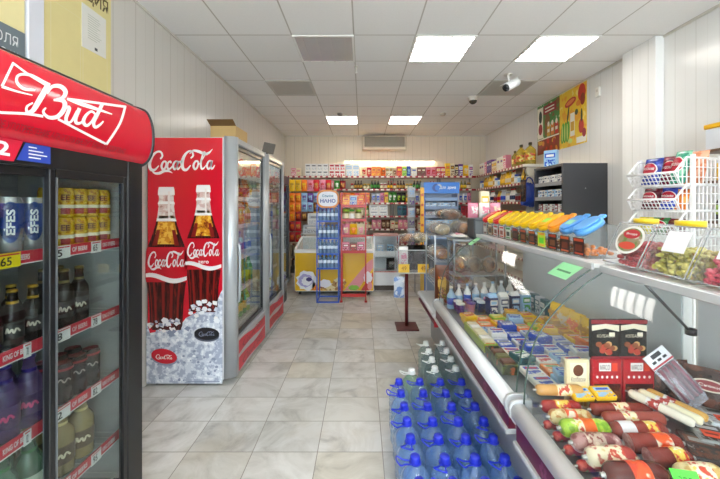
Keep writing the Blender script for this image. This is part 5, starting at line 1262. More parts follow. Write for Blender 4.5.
S_ = [('golden smoked sausage lying on top at the far end of the sausages', (.712, 1.43, .748), (.905, 1.425, .748), .022, plain('#cf9a55', .3), [(.42, .72, lab_cream)]),
      ('red sausage with cream and yellow label under the golden one', (.716, 1.392, .70), (.872, 1.388, .70), .025, plain('#a8282a', .3), [(.30, .68, lab_yel)]),
      ('cream sausage with an orange label, left column, third from the far end', (.712, 1.328, .698), (.872, 1.324, .698), .028, printed('#e2cf9a', '#c98a4a', '#eee2c0', 40, .3), [(.36, .62, lab_or)]),
      ('lime green sausage with orange and cream bands', (.714, 1.258, .70), (.892, 1.254, .70), .032, printed('#a9cf3a', '#7fae2a', '#dfe8a0', 40, .3), [(.28, .42, lab_cream), (.42, .66, plain('#ee6a1e', .3))]),
      ('mauve speckled sausage with a brown printed wrapper', (.712, 1.184, .698), (.878, 1.180, .698), .031, printed('#b98a86', '#8a4a48', '#d9c6bc', 30, .3), [(.25, .62, printed('#cdb8a6', '#8a3c36', '#e4d8c8', 40, .3))]),
      ('cream wrapped sausage with red print, second nearest in the left column', (.714, 1.112, .70), (.872, 1.108, .70), .034, printed('#eadfc0', '#b5382c', '#d8c48a', 24, .3), [(.40, .70, lab_cream)]),
      ('thick dark brown sausage with a bright orange label, nearest in left column', (.718, 1.034, .704), (.905, 1.030, .704), .037, plain('#5c1f18', .22), [(.36, .66, lab_or)]),
      ('thick red sausage at the very front edge of the nearest case', (.72, .952, .70), (.90, .948, .70), .035, plain('#93302a', .25), [(.3, .6, lab_white)])]
for s in S_: sausage(s[0], Vector(s[1])+Vector((.014, 0, 0)), Vector(s[2])+Vector((.014, 0, 0)), *s[3:])
for k, y in enumerate((1.36, 1.293, 1.221, 1.148, 1.073)):
    sausage(f"small red sausage underneath the left column, {ORD[k+1]} from the far end", (.722, y, .645), (.86, y-.002, .648), .017, printed('#b8252a', '#4c8a3c', '#d8584a', 30, .3, .4), [(.2, .4, plain('#c23a34', .3))], group='small red sausages below')
brownred = plain('#8f3428', .25); mid = plain('#a3483a', .28); pinkcut = printed('#d39a96', '#c47c7a', '#e4b9b4', 60, .4)
for s in [('red-brown sausage with cream label, farthest of the middle column', (.915, 1.372, .70), (1.155, 1.366, .705), .024, brownred, [(.36, .60, lab_cream)]),
          ('red-brown sausage with printed cream label, second of the middle column', (.922, 1.312, .70), (1.15, 1.30, .706), .026, mid, [(.30, .52, lab_cream)]),
          ('red sausage with a white sticker at its left end', (.905, 1.246, .70), (1.10, 1.236, .706), .029, brownred, [(.14, .40, plain('#e8e6ea', .35)), (.6, .8, lab_yel)])]: sausage(*s)
sausage('red sausage cut open with a pale pink face, farther of two', (.915, 1.178, .70), (1.09, 1.168, .706), .031, brownred, [(.45, .75, lab_or)], pinkcut)
sausage('red sausage cut open with a pale pink face, nearer of two', (.925, 1.108, .70), (1.06, 1.10, .706), .030, plain('#7c2a20', .25), [(.5, .8, lab_yel)], pinkcut)
sausage('short cream sausage beside the green price card', (.95, 1.036, .702), (1.085, 1.03, .706), .033, printed('#ead9a0', '#d0a860', '#f4ead0', 30, .3), [(.3, .7, lab_cream)])
for k, (x0, y0, x1, y1, c) in enumerate(((1.10, 1.412, 1.205, 1.235, '#ece4d0'), (1.145, 1.418, 1.245, 1.245, '#eee6c4'), (1.183, 1.422, 1.28, 1.262, '#d8a24a'))):
    sausage(('white stick sausage right of the middle column, leftmost of three sticks', 'cream stick sausage, middle one of the three sticks', 'amber stick sausage, rightmost of the three sticks')[k], (x0, y0, .748), (x1, y1, .728), .017, plain(c, .3), [(.3, .5, lab_white)])
t = thing('price_card', 'bright green price card leaning on the cream sausage', 'price card', (.95, .985, .68))
M = T(.945, .992, .715) @ R(-12) @ R(-48, 'X')
MB().box(-.035, .035, -.001, .001, -.025, .03, 0, M=M).build('card', plain('#5fe04a', .4), t)
MB().text('325', lambda u, v: M @ Vector((-.02+.035*u, -.0016, -.008+.02*v)), 0).build('price', plain('#2a6a2a', .5), t)
# standing and hanging packs at the glass end
def card_pack(lab, x0, x1, y, z0, z1, mats, name='meat_pack', tilt=0, cat='packet', deco=None):
    t = thing(name, lab, cat, ((x0+x1)/2, y, z0), 'packs in the nearest case')
    MB().box(x0, x1, y-.012, y+.008, z0, z1, 0, .004).build('tray', mats[0], t)
    f = lambda u, v: (x0+(x1-x0)*u, y-.0128, z0+(z1-z0)*v)
    g = MB(); deco(g, f); g.build('print', mats[1:], t, recalc=False)
    return t
def q4(g, f, u0, u1, v0, v1, m, o=0): g.poly([Vector(f(a, b))+Vector((0, -o, 0)) for a, b in ((u0, v0), (u1, v0), (u1, v1), (u0, v1))], m)
def dc1(g, f):
    q4(g, f, .1, .9, .05, .45, 0); q4(g, f, .15, .85, .55, .95, 1); g.text('Колбаски', lambda u, v: Vector(f(.2+.6*u, .56+.10*v))+Vector((0, -.0006, 0)), 2)
    g.poly([Vector(f(.5+.22*math.cos(a*PI/8), .79+.12*math.sin(a*PI/8)))+Vector((0, -.0006, 0)) for a in range(16)], 3)
    for k in range(5): q4(g, f, .14+k*.15, .24+k*.15, .06, .44, 4, .0004)
card_pack('cream pack of thin sausages standing left of two red trays', .862, .962, 1.455, .66, .865, [plain('#e6d8ae', .3), plain('#d8b98a', .3), plain('#f0e8cc', .3), plain('#7a4a2a', .4), plain('#6e3a22', .4), plain('#c98a5a', .3)], deco=dc1)
def dc2(g, f):
    q4(g, f, .22, .62, .76, .93, 0); g.text('МЯСО', lambda u, v: Vector(f(.25+.33*u, .79+.10*v))+Vector((0, -.0006, 0)), 1)
    q4(g, f, .66, .84, .76, .93, 4)
    for k in range(5): g.poly([Vector(f(.16+k*.165+.04*math.cos(a*PI/5), .64+.03*math.sin(a*PI/5)))+Vector((0, -.0004, 0)) for a in range(10)], 0)
    q4(g, f, .06, .94, .05, .50, 2); q4(g, f, .06, .94, .44, .50, 1, .0004); q4(g, f, .3, .7, .24, .34, 1, .0006); g.text('ГРУДКА', lambda u, v: Vector(f(.33+.34*u, .26+.06*v))+Vector((0, -.001, 0)), 0)
for lab, a, b_ in (('red sausage tray standing at the glass, left of the two red ones', .972, 1.098), ('red sausage tray standing at the glass, right of the two red ones', 1.104, 1.236)):
    card_pack(lab, a, b_, 1.455, .664, .868, [plain('#b81a26', .3), plain('#eae6e0', .35), plain('#4a0f14', .35), printed('#5a2418', '#8a4a2c', '#3a140e', 26, .3), plain('#fff', .3) if False else plain('#e8e4de', .3), plain('#e8482a', .35)], deco=dc2)
def dc3(g, f):
    q4(g, f, 0, 1, .90, 1, 0); q4(g, f, 0, 1, 0, .07, 0)
    g.add([f(.02, .86), f(.5, .90), f(.98, .86), f(.98, .70), f(.5, .78), f(.02, .72)], [(0, 5, 4, 1), (1, 4, 3, 2)], 1)
    g.text('КОЛБАСКИ', lambda u, v: Vector(f(.2+.62*u, .55+.08*v))+Vector((0, -.0006, 0)), 1)
    r_ = random.Random(3)
    for k in range(12): g.poly([Vector(f(r_.uniform(.25, .8)+.11*math.cos(a*PI/5), r_.uniform(.15, .40)+.07*math.sin(a*PI/5)))+Vector((0, -.0005-k*.0001, 0)) for a in [0] for _ in [0]] or [], 2) if False else None
    for k in range(11):
        cu, cv_ = r_.uniform(.25, .8), r_.uniform(.15, .42)
        g.poly([Vector(f(cu+.12*math.cos(a*PI/5), cv_+.07*math.sin(a*PI/5)))+Vector((0, -.0005-k*.0001, 0)) for a in range(10)], 2+k % 3)
    q4(g, f, .62, .82, .58, .68, 1, .0012)
for k, (a, b_) in enumerate(((.968, 1.088), (1.09, 1.205))):
    card_pack(('black and red snack bag at the end glass, left one of the pair', 'black and red snack bag at the end glass, right one of the pair')[k], a, b_, 1.456, .870, 1.035, [plain('#1c1918', .25), plain('#8c1d2a', .3), plain('#e8ddc4', .3), plain('#8a4a2c', .3), plain('#b5402e', .3), plain('#caa06a', .3)], deco=dc3, name='snack_bag')
for k, (x, y, rz) in enumerate(((1.30, 1.43, -.1), (1.375, 1.355, -.75))):
    t = thing('snack_bag', ('dark brown snack bag at the back of the sausage case, farther', 'dark brown snack bag at the back of the sausage case, nearer')[k], 'packet', (x, y, .682), 'brown bags at the back of the case', local=True, rz=rz)
    MB().pillow(.15, .185, .045, 0, M=R(-8, 'X'), seed=k).build('bag_body', printed('#3e241c', '#6a3a2a', '#241410', 22, .25), t)
    g = MB(); fz = lambda u, v: R(-8, 'X') @ Vector((-.075+.15*u, -.0245, .185*v))
    g.poly([fz(.5+.36*math.cos(a*PI/9), .66+.13*math.sin(a*PI/9)) for a in range(18)], 0); g.poly([Vector(fz(.5+.30*math.cos(a*PI/9), .66+.10*math.sin(a*PI/9)))+Vector((0, -.0006, 0)) for a in range(18)], 1)
    g.text('Снеки', lambda u, v: Vector(fz(.3+.4*u, .63+.06*v))+Vector((0, -.0012, 0)), 2)
    g.build('oval_label', [plain('#d9cbb8', .3), plain('#8c1f28', .3), plain('#f0e8dc', .3)], t, recalc=False)
def lying(lab, kind, dims, cols, x, y, z, rz=0, cat=None, group=None, name=None, rx=-90, ry=0):
    """a pack lying on its back: its front looks up"""
    M = T(x, y, z) @ R(math.degrees(rz)) @ R(ry, 'Y') @ R(rx, 'X') @ T(0, 0, -dims[2]/2)
    o = bpy.data.objects.new(name or ONAME[kind], pack_mesh(kind, *dims, *cols)); COL.objects.link(o); o.matrix_world = M
    return tag(o, lab, cat or NOUN[kind], group)
for k, x in enumerate((.905, .995)):
    lying(('blue and yellow cheese tray between golden sausage and red trays', 'blue and yellow cheese tray in front of the red trays')[k], 'box', (.085, .022, .06), ('yellow', 'lightblue', 'blue'), x, 1.415, .738 if k == 0 else .742, .05, 'packet', 'cheese trays in the nearest case', 'cheese_tray', rx=-70)
# clear bag of thin sausages with a printed header
t = thing('clear_bag', 'long clear bag with black and white header behind the sticks', 'packet', (1.28, 1.39, .70))
top, bot = Vector((1.215, 1.432, .905)), Vector((1.335, 1.345, .735))
az = (top-bot).normalized(); fr_ = Vector((-.35, -.75, .55)); fr_ = (fr_-az*fr_.dot(az)).normalized(); ax_ = az.cross(-fr_)*-1
if ax_.x < 0: ax_ = -ax_
M = Matrix((( ax_.x, -fr_.x, az.x, bot.x), (ax_.y, -fr_.y, az.y, bot.y), (ax_.z, -fr_.z, az.z, bot.z), (0, 0, 0, 1)))
LL = (top-bot).length
MB().pillow(.10, LL*.78, .024, 0, nx=8, ny=14, M=M).build('bag_body', clear((.90, .89, .92), .22, (.70, .66, .72), .06, refl=1.4), t)
h = MB().box(-.05, .05, -.003, .003, LL*.75, LL, 0, M=M).box(-.022, .022, -.0036, -.003, LL*.90, LL*.97, 1, M=M).box(-.05, .05, -.0036, -.003, LL*.76, LL*.79, 2, M=M)
for k in range(3): h.box(-.035+.026*k, -.018+.026*k, -.0036, -.003, LL*.83, LL*.87, 1, M=M)
h.build('header_card', [plain('#e8e6ea', .35), plain('#2a262c', .4), plain('#b5303a', .4)], t)
for k in range(4): MB().tube([M @ Vector((-.033+k*.022, 0, .03)), M @ Vector((-.031+k*.022, 0, LL*.72))], .0085, 8).build('thin_sausage', plain(('#8a5660', '#9a6470')[k % 2], .35), t)
# dark trays with price tags to the right
for k, (x, y, rz, c, w, l) in enumerate(((1.16, 1.16, -.5, ('black', 'brown', 'grey'), .11, .16), (1.30, 1.10, -.45, ('black', 'dark', 'silver'), .12, .17), (1.245, 1.225, -.4, ('grey', 'dark', 'silver'), .10, .13), (1.37, 1.30, -.4, ('silver', 'grey', 'black'), .12, .14), (1.20, 1.01, -.4, ('silver', 'teal', 'white'), .12, .15), (1.34, .96, -.3, ('white', 'brown', 'black'), .12, .15))):
    lab = ('black meat tray right of the cut sausages', 'large black meat tray by the back wall of the case', 'grey meat tray with orange price tag', 'pale meat tray with orange price tag, farthest right', 'silver and teal fish pack near the front right', 'white pack at the near right of the sausage case')[k]
    lying(lab, 'box', (w, .03, l), c, x, y, deck(x)+.024, rz, 'packet', 'trays at the right of the nearest case', 'meat_tray')
for k, (x, y) in enumerate(((1.235, 1.205), (1.355, 1.275))):
    t = thing('price_card', ('orange price card on the grey meat tray', 'orange price card on the farthest right tray')[k], 'price card', (x, y, .72))
    z = deck(x)+.0425
    M = T(x, y, z) @ R(-25)
    MB().box(-.028, .028, -.02, .02, 0, .0015, 0, M=M).build('card', plain('#f0502a', .4), t)
    MB().poly([M @ Vector(p) for p in ((-.02, -.006, .002), (.015, -.006, .002), (.015, .004, .002), (-.02, .004, .002))]).build('print_line', plain('#8a2a1a', .5), t)

# ---- dairy case
for k, (y0, y1, c) in enumerate(((2.06, 2.46, ('#a9bd2a', '#e9e2c4')), (1.79, 2.04, ('#33402a', '#8a5a2c')))):
    t = thing('display_tray', ('long lime green open tray of packs along the front glass', 'dark speckled open tray of packs along the front glass')[k], 'tray', (.775, (y0+y1)/2, .627), 'trays along the front glass')
    z = deck(.72)+.004
    MB().box(.735, .82, y0, y1, z, z+.006, 0).box(.735, .741, y0, y1, z+.006, z+.052, 0).box(.814, .82, y0, y1, z+.006, z+.052, 0).box(.741, .814, y0, y0+.006, z+.006, z+.052).box(.741, .814, y1-.006, y1, z+.006, z+.052).build('tray_box', plain(c[0], .35) if k == 0 else printed('#39442c', '#5a6a2c', '#b5562a', 30, .35), t)
    n = int((y1-y0-.02)/.062)
    for i in range(n):
        cc = (('cream', 'orange', 'lime'), ('white', 'green', 'yellow'), ('cream', 'blue', 'white'))[i % 3] if k == 0 else (('brown', 'olive', 'orange'), ('olive', 'black', 'red'))[i % 2]
        put('box', (.068, .05, .056), cc, (.778, y0+.04+i*.062, z+.0075), .0, f"{SAY.get(cc[0], cc[0])} small pack in the {('lime green', 'dark speckled')[k]} tray, {ORD[n-i]} from the far end", 'packet', f"packs in the {('lime green', 'dark speckled')[k]} tray")
PAL = [('blue', 'white', 'navy'), ('lightblue', 'blue', 'white'), ('yellow', 'red', 'white'), ('orange', 'cream', 'green'), ('white', 'blue', 'red'), ('white', 'red', 'blue'), ('lime', 'yellow', 'white'), ('silver', 'blue', 'white'), ('gold', 'yellow', 'red'), ('teal', 'white', 'green')]
rowsY = [2.56, 2.44, 2.325, 2.21, 2.095, 1.98, 1.865, 1.75, 1.645]
ROWPAL = [(2, 3, 6, 8, 2, 6), (3, 2, 1, 8, 2, 2), (1, 0, 3, 6, 8, 2), (4, 0, 7, 2, 8, 8), (0, 4, 0, 7, 2, 2), (5, 0, 4, 0, 3, 4), (9, 5, 1, 4, 0, 7), (4, 3, 5, 9, 4, 1), (4, 1, 4, 0, 9, 4)]
for j, y in enumerate(rowsY):
    x0 = .875 if y < 2.47 else .80
    for i in range(5):
        c = PAL[ROWPAL[j][i]]; x = x0+i*.108
        for lv in range(2 if (i+j) % 3 == 0 else 1):
            tl = '' if not ((i+j) % 3 == 0) else ('lower ' if lv == 0 else 'upper ')
            lying(f"{tl}{SAY.get(c[0], c[0])} flat dairy pack, {ORD[i+1]} from the front glass, {ORD[j+1]} row from far", 'box', (.098, .03, .10), c, x+rnd.uniform(-.004, .004), y, deck(x)+.024+lv*.032, rnd.uniform(-.35, .35) if lv else rnd.uniform(-.07, .07), 'packet', 'flat dairy packs in the second case', 'dairy_pack')
# uprights at the far end and along the back of the case
dy = lambda x: deck(x)+.0075
put('bottle', (.075, .075, .19), ('lightblue', 'blue', 'white'), (.765, 2.93, dy(.765)), .3, 'large pale blue milk bottle at the front far corner of the dairy case', 'bottle', None, 'milk_bottle')
for k in range(7):
    c = (('white', 'lightblue', 'white'), ('white', 'blue', 'lightblue'), ('silver', 'lightblue', 'white'))[k % 3]; x = .845+k*.074
    put('bottle', (.062, .062, .185), c, (x, 2.985, dy(x)), -.3, f"slim {c[0]} and blue yoghurt bottle, {ORD[k+1]} from the left at the far end", 'bottle', 'yoghurt bottles at the far end', 'yoghurt_bottle')
for k in range(6):
    c = (('purple', 'pink', 'white'), ('pink', 'white', 'purple'), ('navy', 'purple', 'silver'), ('purple', 'white', 'pink'), ('lime', 'white', 'green'), ('green', 'lime', 'white'))[k]; x = .80+k*.085
    for j in range(2):
        put('cup', (.075, .075, .085), c, (x, 2.86-j*.082, dy(x)), .2, f"{SAY.get(c[0], c[0])} yoghurt cup, {ORD[k+1]} from the left, {('far', 'near')[j]} row of cups", 'cup', 'yoghurt cups in the second case', 'yoghurt_cup')
for k in range(4):
    c = (('navy', 'white', 'lightblue'), ('silver', 'navy', 'white'), ('navy', 'lightblue', 'white'), ('lightblue', 'green', 'white'))[k]
    put('carton', (.075, .07, .17), c, (1.02+k*.085, 2.69, dy(1.02+k*.085)), .15, f"upright {SAY.get(c[0], c[0])} milk carton, {ORD[k+1]} from the left behind the cups", 'carton', 'milk cartons in the second case', 'milk_carton')
for k in range(6):
    c = (('silver', 'teal', 'white'), ('teal', 'white', 'silver'))[k % 2]
    put('box', (.07, .05, .13), c, (1.36-.0*k, 2.93-k*.08, dy(1.40)), -PI/2, f"{c[0]} dairy box by the rear doors, {ORD[k+1]} from the far end", 'box', 'dairy boxes by the rear doors', 'product_box')
YEL = [('yellow', 'gold', 'cream'), ('yellow', 'cream', 'gold'), ('yellow', 'orange', 'cream')]
for k in range(4):
    c = YEL[k % 3]
    put('pouch', (.12, .09, .15), c, (1.36, 2.38-k*.11, dy(1.39)), -PI/2+.3, f"puffy yellow snack bag at the back of the dairy case, {ORD[k+1]} from the far end", 'packet', 'yellow bags at the back of the dairy case')
for k in range(3):
    c = (('silver', 'navy', 'lightblue'), ('navy', 'silver', 'white'), ('crimson', 'white', 'black'))[k]
    put('carton' if k < 2 else 'pouch', (.085, .07, .15), c, (1.35, 1.94-k*.11, dy(1.39)), -PI/2+.35, (('grey-blue carton', 'navy blue carton', 'red and white packet')[k])+' standing at the back near end of the dairy case', ('carton', 'carton', 'packet')[k], None, ('milk_carton', 'milk_carton', 'snack_packet')[k])
# green price tags stuck on the second case
for k, (pts, lab) in enumerate(((((1.0, 1.60), (1.0, 1.76)), 'pale green price tag on the top of the curved glass, near end'), (((1.0, 2.98), (1.0, 3.08)), 'pale green price tag on the curved glass, far end'))):
    t = thing('price_tag', lab, 'price tag', (.98, pts[0][1], 1.19), 'green tags on the curved glass')
    z = lambda x: next((GCs[i][1]+(GCs[i+1][1]-GCs[i][1])*(x-GCs[i][0])/(GCs[i+1][0]-GCs[i][0]) for i in range(len(GCs)-1) if GCs[i][0] <= x <= GCs[i+1][0]), 1.232)
    ya, yb = pts[0][1], pts[1][1]
    MB().grid(lambda u, v: (.955+.085*u-.002, ya+(yb-ya)*v, z(.955+.085*u)+.003), 6, 1).build('tag', plain('#8fe0a0', .4), t)
    MB().poly([(.985-.002, ya+.02, z(.985)+.0045), (.985-.002, yb-.03, z(.985)+.0045), (.995-.002, yb-.03, z(.995)+.0045), (.995-.002, ya+.02, z(.995)+.0045)]).build('print_line', plain('#4a8a58', .5), t)

# ---- candy jars with flip lids on the second case
JARP = [(-.075, 0), (.075, 0), (.078, .165), (.03, .172), (-.078, .105)]
jarm = clear((.93, .95, .95), .06, (.9, .92, .92), .05)
def ell(cx, cy, rx, ry, n, p=2.4):
    return [(cx+rx*math.copysign(abs(math.cos(2*PI*i/n))**(2/p), math.cos(2*PI*i/n)), cy+ry*math.copysign(abs(math.sin(2*PI*i/n))**(2/p), math.sin(2*PI*i/n))) for i in range(n)]
def candy_fill(name, lab, base, x0, x1, y0, y1, z1, size, mats, n, seed, profile, rz=0):
    """loose sweets heaped in a jar or tub"""
    b = MB(); r_ = random.Random(seed); k = 0
    while k < n:
        x, y, z = r_.uniform(x0, x1), r_.uniform(y0, y1), r_.uniform(size*1.15, z1)
        if not profile(x, z): continue
        b.ball((x, y, z), size*r_.uniform(.8, 1.15), size*r_.uniform(.8, 1.15), size*r_.uniform(.6, .9), r_.randrange(len(mats)), 7, 4); k += 1
    o = b.build(name, mats, None, (0, 0, 0), False); o.location = base; o.rotation_euler = (0, 0, rz)
    return tag(o, lab, 'sweets', None, 'stuff')
def candy_jar(lab, loc, lid, sticker, extra=None, w=.104):
    t = thing('candy_jar', lab, 'jar', loc, 'clear candy jars with flip lids', local=True)
    MB().prism(JARP, -w/2, w/2, 'y', 0).build('jar_shell', jarm, t)
    ang = math.degrees(math.atan2(.067, .108))
    M = T(-.022, 0, .145) @ R(-ang, 'Y')
    L = MB(); L.prism(ell(.0, 0, .074, w*.52, 22), .0, .026, 'z', 0, M=M, sm=True).prism(ell(-.003, 0, .064, w*.44, 22), .026, .037, 'z', 0, M=M, sm=True)
    L.box(.062, .098, -.02, .02, .012, .028, 0, .006, M=M)
    lo = L.build('lid', plain(lid, .3), t)
    if extra: MB().box(-.03, .012, -.025, .025, .037, .0385, 0, M=M).build('lid_sticker', plain(extra, .4), lo)
    s = MB(); X = -.0775
    f = lambda u, v: (X-.001-(.0028)*v, -w*.42+w*.84*(1-u), .010+.088*v)
    for u0, u1, v0, v1, m, o in ((0, 1, 0, 1, 0, 0), (.08, .92, .80, .96, 1, .0006), (.2, .8, .25, .62, 2, .0006), (.12, .88, .06, .16, 1, .0006)):
        s.poly([(Vector(f(a, b_))+Vector((-o, 0, 0))) for a, b_ in ((u0, v0), (u1, v0), (u1, v1), (u0, v1))], m)
    s.build('sticker', [plain(c, .35) for c in sticker], t)
    return t
YL = '#f2c80f'
JARS = [('#d8202a', ('#b9b2a8', '#7a2a2a', '#d8d2c8'), None, 'red-lidded candy jar at the far end of the jar row', '#b0a090'),
        ('#f0cf1c', ('#8a6a4a', '#d8d0b8', '#3a2a22'), None, 'yellow-lidded candy jar, second from the far end of the jars', '#a8744a'),
        ('#d02430', ('#e8e2dc', '#b8302c', '#7a3a2a'), None, 'red-lidded candy jar, third from the far end with white sticker', '#c04a3a'),
        (YL, ('#e4d8d0', '#c83a2c', '#9a4a30'), None, 'yellow-lidded candy jar with red and white sticker, fourth from far end', '#d2683a'),
        (YL, ('#d5dccf', '#3f8a3a', '#2c3a28'), None, 'yellow-lidded candy jar with pale sticker, fifth from the far end', '#8a7a4a'),
        (YL, ('#32241c', '#a8392a', '#5a3a28'), None, 'yellow-lidded candy jar with dark sticker, sixth from the far end', '#6a8a3a'),
        (YL, ('#37281f', '#c0552a', '#8a5a38'), None, 'yellow-lidded candy jar with brown sticker, seventh from far end', '#8a6a3a'),
        ('#f5c414', ('#2c211b', '#cf6a2c', '#7a4a2e'), None, 'yellow-lidded candy jar left of the green lid sticker', '#7a6a3a'),
        ('#f3bd12', ('#c8e23a', '#e8a832', '#5fe03a'), '#a8e04a', 'yellow-lidded candy jar with green tags on lid and front', '#c88a2a'),
        ('#f09a1a', ('#2a1f1a', '#c84a2a', '#8a5a3a'), None, 'orange-lidded candy jar between yellow and blue lids', '#8a5a2a'),
        ('#5a9fe0', ('#3a211c', '#d86a3a', '#7a3a2a'), '#8fd6b0', 'blue-lidded candy jar with green lid sticker, second nearest jar', '#c87a3a'),
        ('#62a8ea', ('#3c1d18', '#d2502e', '#7c3a28'), None, 'blue-lidded candy jar at the near end, orange sweets inside', '#e8842a')]
for k, (lid, st, ex, lab, sw) in enumerate(JARS):
    y = 3.03-k*.119
    candy_jar(lab, (1.17, y, 1.2565), lid, st, ex)
    pr_ = lambda x, z: z < .5*(x+.078)*.62+.115 and True
    candy_fill('loose_sweets', lab.split(',')[0].split(' with ')[0].split(' at ')[0].split(' left ')[0].split(' between ')[0].replace('candy jar', '') .strip()+f' jar sweets, {ORD[12-k]} jar from the near end', (1.17, y, 1.2580), -.058, .058, -.035, .035, .055, .0125, [plain(sw, .35), plain(sw, .2)], 34, k, lambda x, z: True)
# ---- slanted tubs of sweets on the nearest case
TUBP = [(-.098, 0), (.10, 0), (.106, .185), (-.030, .185), (-.105, .02)]
def tub(lab, y, fillcols, filltxt, sticker, lidc, w=.178, seed=0):
    loc = (1.165, y, 1.2565)
    t = thing('candy_tub', lab, 'tub', loc, 'slanted tubs of sweets', local=True)
    MB().prism(TUBP, -w/2, w/2, 'y', 0).build('tub_shell', clear((.95, .96, .96), .06, (.92, .92, .92), .10, refl=.55), t)
    rimp = [(-.106, -w/2-.002, .02), (-.030, -w/2-.002, .187), (-.030, w/2+.002, .187), (-.106, w/2+.002, .02)]
    MB().tube(rimp, .0035, 6, closed=True).build('rim', clear((.9, .92, .92), .30, (.9, .92, .92), .06), t)
    f = lambda u, v: (-.105+.075*v-.0022, w/2-w*u, .02+.165*v+.001)
    s = MB()
    if sticker == 'oval':
        s.poly([f(.5+.40*math.cos(a*PI/14), .60+.34*math.sin(a*PI/14)) for a in range(28)], 0)
        up = lambda u, v, o: Vector(f(u, v))+Vector((-.9, 0, .4))*o
        s.poly([up(.5+.34*math.cos(a*PI/14), .60+.285*math.sin(a*PI/14), .0006) for a in range(28)], 1)
        s.poly([up(.5+.24*math.cos(a*PI/14), .74+.11*math.sin(a*PI/14), .0012) for a in range(28)], 2)
        s.text('Ягода', lambda u, v: up(.34+.32*u, .71+.06*v, .0018), 0, .02)
        s.poly([up(.5+.24*math.cos(a*PI/14), .46+.09*math.sin(a*PI/14), .0012) for a in range(28)], 3)
        s.build('oval_label', [plain('#eeece6', .35), printed('#9a8f70', '#6f8a4a', '#d8cfc0', 30, .35), plain('#c02a34', .35), plain('#d8503c', .35)], t, recalc=False)
    else:
        s.poly([f(.30, .46), f(.80, .46), f(.80, .90), f(.30, .90)], 0)
        s.build('paper_label', plain('#efeff2', .5), t)
    MB().prism(ell(.030, .03, .036, w*.26, 20), .186, .206, 'z', 0, sm=True).build('lid', plain(lidc, .3), t)
    inside = lambda x, z: x > -.083+.4545*max(0, z-.01)+.004
    candy_fill('loose_sweets', filltxt, (1.165, y, 1.2585), -.082, .086, -w/2+.0135, w/2-.0135, .102, .0105, [plain(c, .35) for c in fillcols], 520, seed, inside)
tub('tub of red sweets with a big oval label, farthest of the tubs', 1.41, ('#b8303c', '#c8404a', '#d8606a', '#a82832'), 'red sweets heaped in the tub with the oval label', 'oval', '#f0cf30', seed=1)
tub('tub of yellow-green sweets with a white paper label, middle tub', 1.215, ('#b9b04a', '#c8bd5a', '#d8cf78', '#a8a040'), 'yellow-green sweets heaped in the middle tub', 'paper', '#f0d020', seed=2)
tub('tub of pink sweets with a white paper label, nearest tub', 1.02, ('#c83a50', '#d85a6a', '#b82c44', '#e07a84'), 'pink sweets heaped in the nearest tub', 'paper', '#e0302a', seed=3)

# ---- big water bottles on the floor
WATER = clear((.83, .92, 1.0), .20, (.33, .57, 1.0), .05, refl=2.2)
def big_bottle(lab, loc, rz, shell, capc, group, k=1.0, name='water_bottle'):
    o = thing(name, lab, 'bottle', loc, group, local=True, rz=rz)
    r = .0685*k
    pr_ = [(.001, .012), (r*.5, .006), (r*.86, 0), (r, .014)]
    for i in range(4): z = .04+i*.045; pr_ += [(r, z), (r*.95, z+.008), (r*.95, z+.016), (r, z+.024)]
    pr_ += [(r, .222), (r*.97, .238), (r*.84, .256), (r*.62, .276), (r*.40, .292), (r*.30, .300), (r*.28, .312)]
    MB().lathe(pr_, 20).build('bottle_shell', shell, o)
    MB().lathe([(r*.33, .306), (r*.34, .330), (r*.30, .334), (.001, .335)], 16).lathe([(r*.30, .300), (r*.42, .301), (r*.42, .306), (r*.30, .306)], 16).build('bottle_cap', plain(capc, .35), o)
    P = [(-.012, -.018, .303), (-.016, -.055, .312), (-.030, -.082, .322), (0, -.092, .326), (.030, -.082, .322), (.016, -.055, .312), (.012, -.018, .303)]
    MB().tube(smooth_path(P, 4), .0035, 6).build('carry_handle', plain(capc, .35), o)
    return o
cols = (.25, .392, .534, .676)
first = None
for j in range(7):
    for i, x in enumerate(cols):
        y = 1.475+.1425*j
        if (i, j) in ((0, 7),): continue
        lab = f"blue-capped big water bottle, {ORD[i+1]} from the left, {ORD[j+1]} row from the front"
        loc = (x+rnd.uniform(-.0015, .0015)+.0*j, y+rnd.uniform(-.001, .001), .001); rz = (-.9, -1.5, -.5, -1.2)[(i+j) % 4]+rnd.uniform(-.2, .2)
        if first is None: first = big_bottle(lab, loc, rz, WATER, '#2434c9', 'big blue-capped water bottles on the floor')
        else: dup(first, loc, lab, (0, 0, rz))
GREENW = clear((.72, .88, .78), .28, (.42, .62, .50), .05); CLEARW = clear((.82, .90, .92), .14, (.55, .66, .68), .05)
big_bottle('single green-tinted big bottle with white cap at the far left', (.36, 2.475, .001), -1.2, GREENW, '#e8ecea', 'white-capped big bottles', 1.05)
w1 = big_bottle('clear big bottle with white cap, right of the green-tinted one', (.535, 2.51, .001), -.6, CLEARW, '#e8ecea', 'white-capped big bottles')
for k, (x, y) in enumerate(((.69, 2.52), (.545, 2.665), (.695, 2.675), (.55, 2.82), (.698, 2.83), (.555, 2.975), (.70, 2.985))):
    dup(w1, (x, y, .001), f"clear white-capped big bottle, {ORD[k+1]} of those at the back under the case", (0, 0, -.8+rnd.uniform(-.3, .3)))

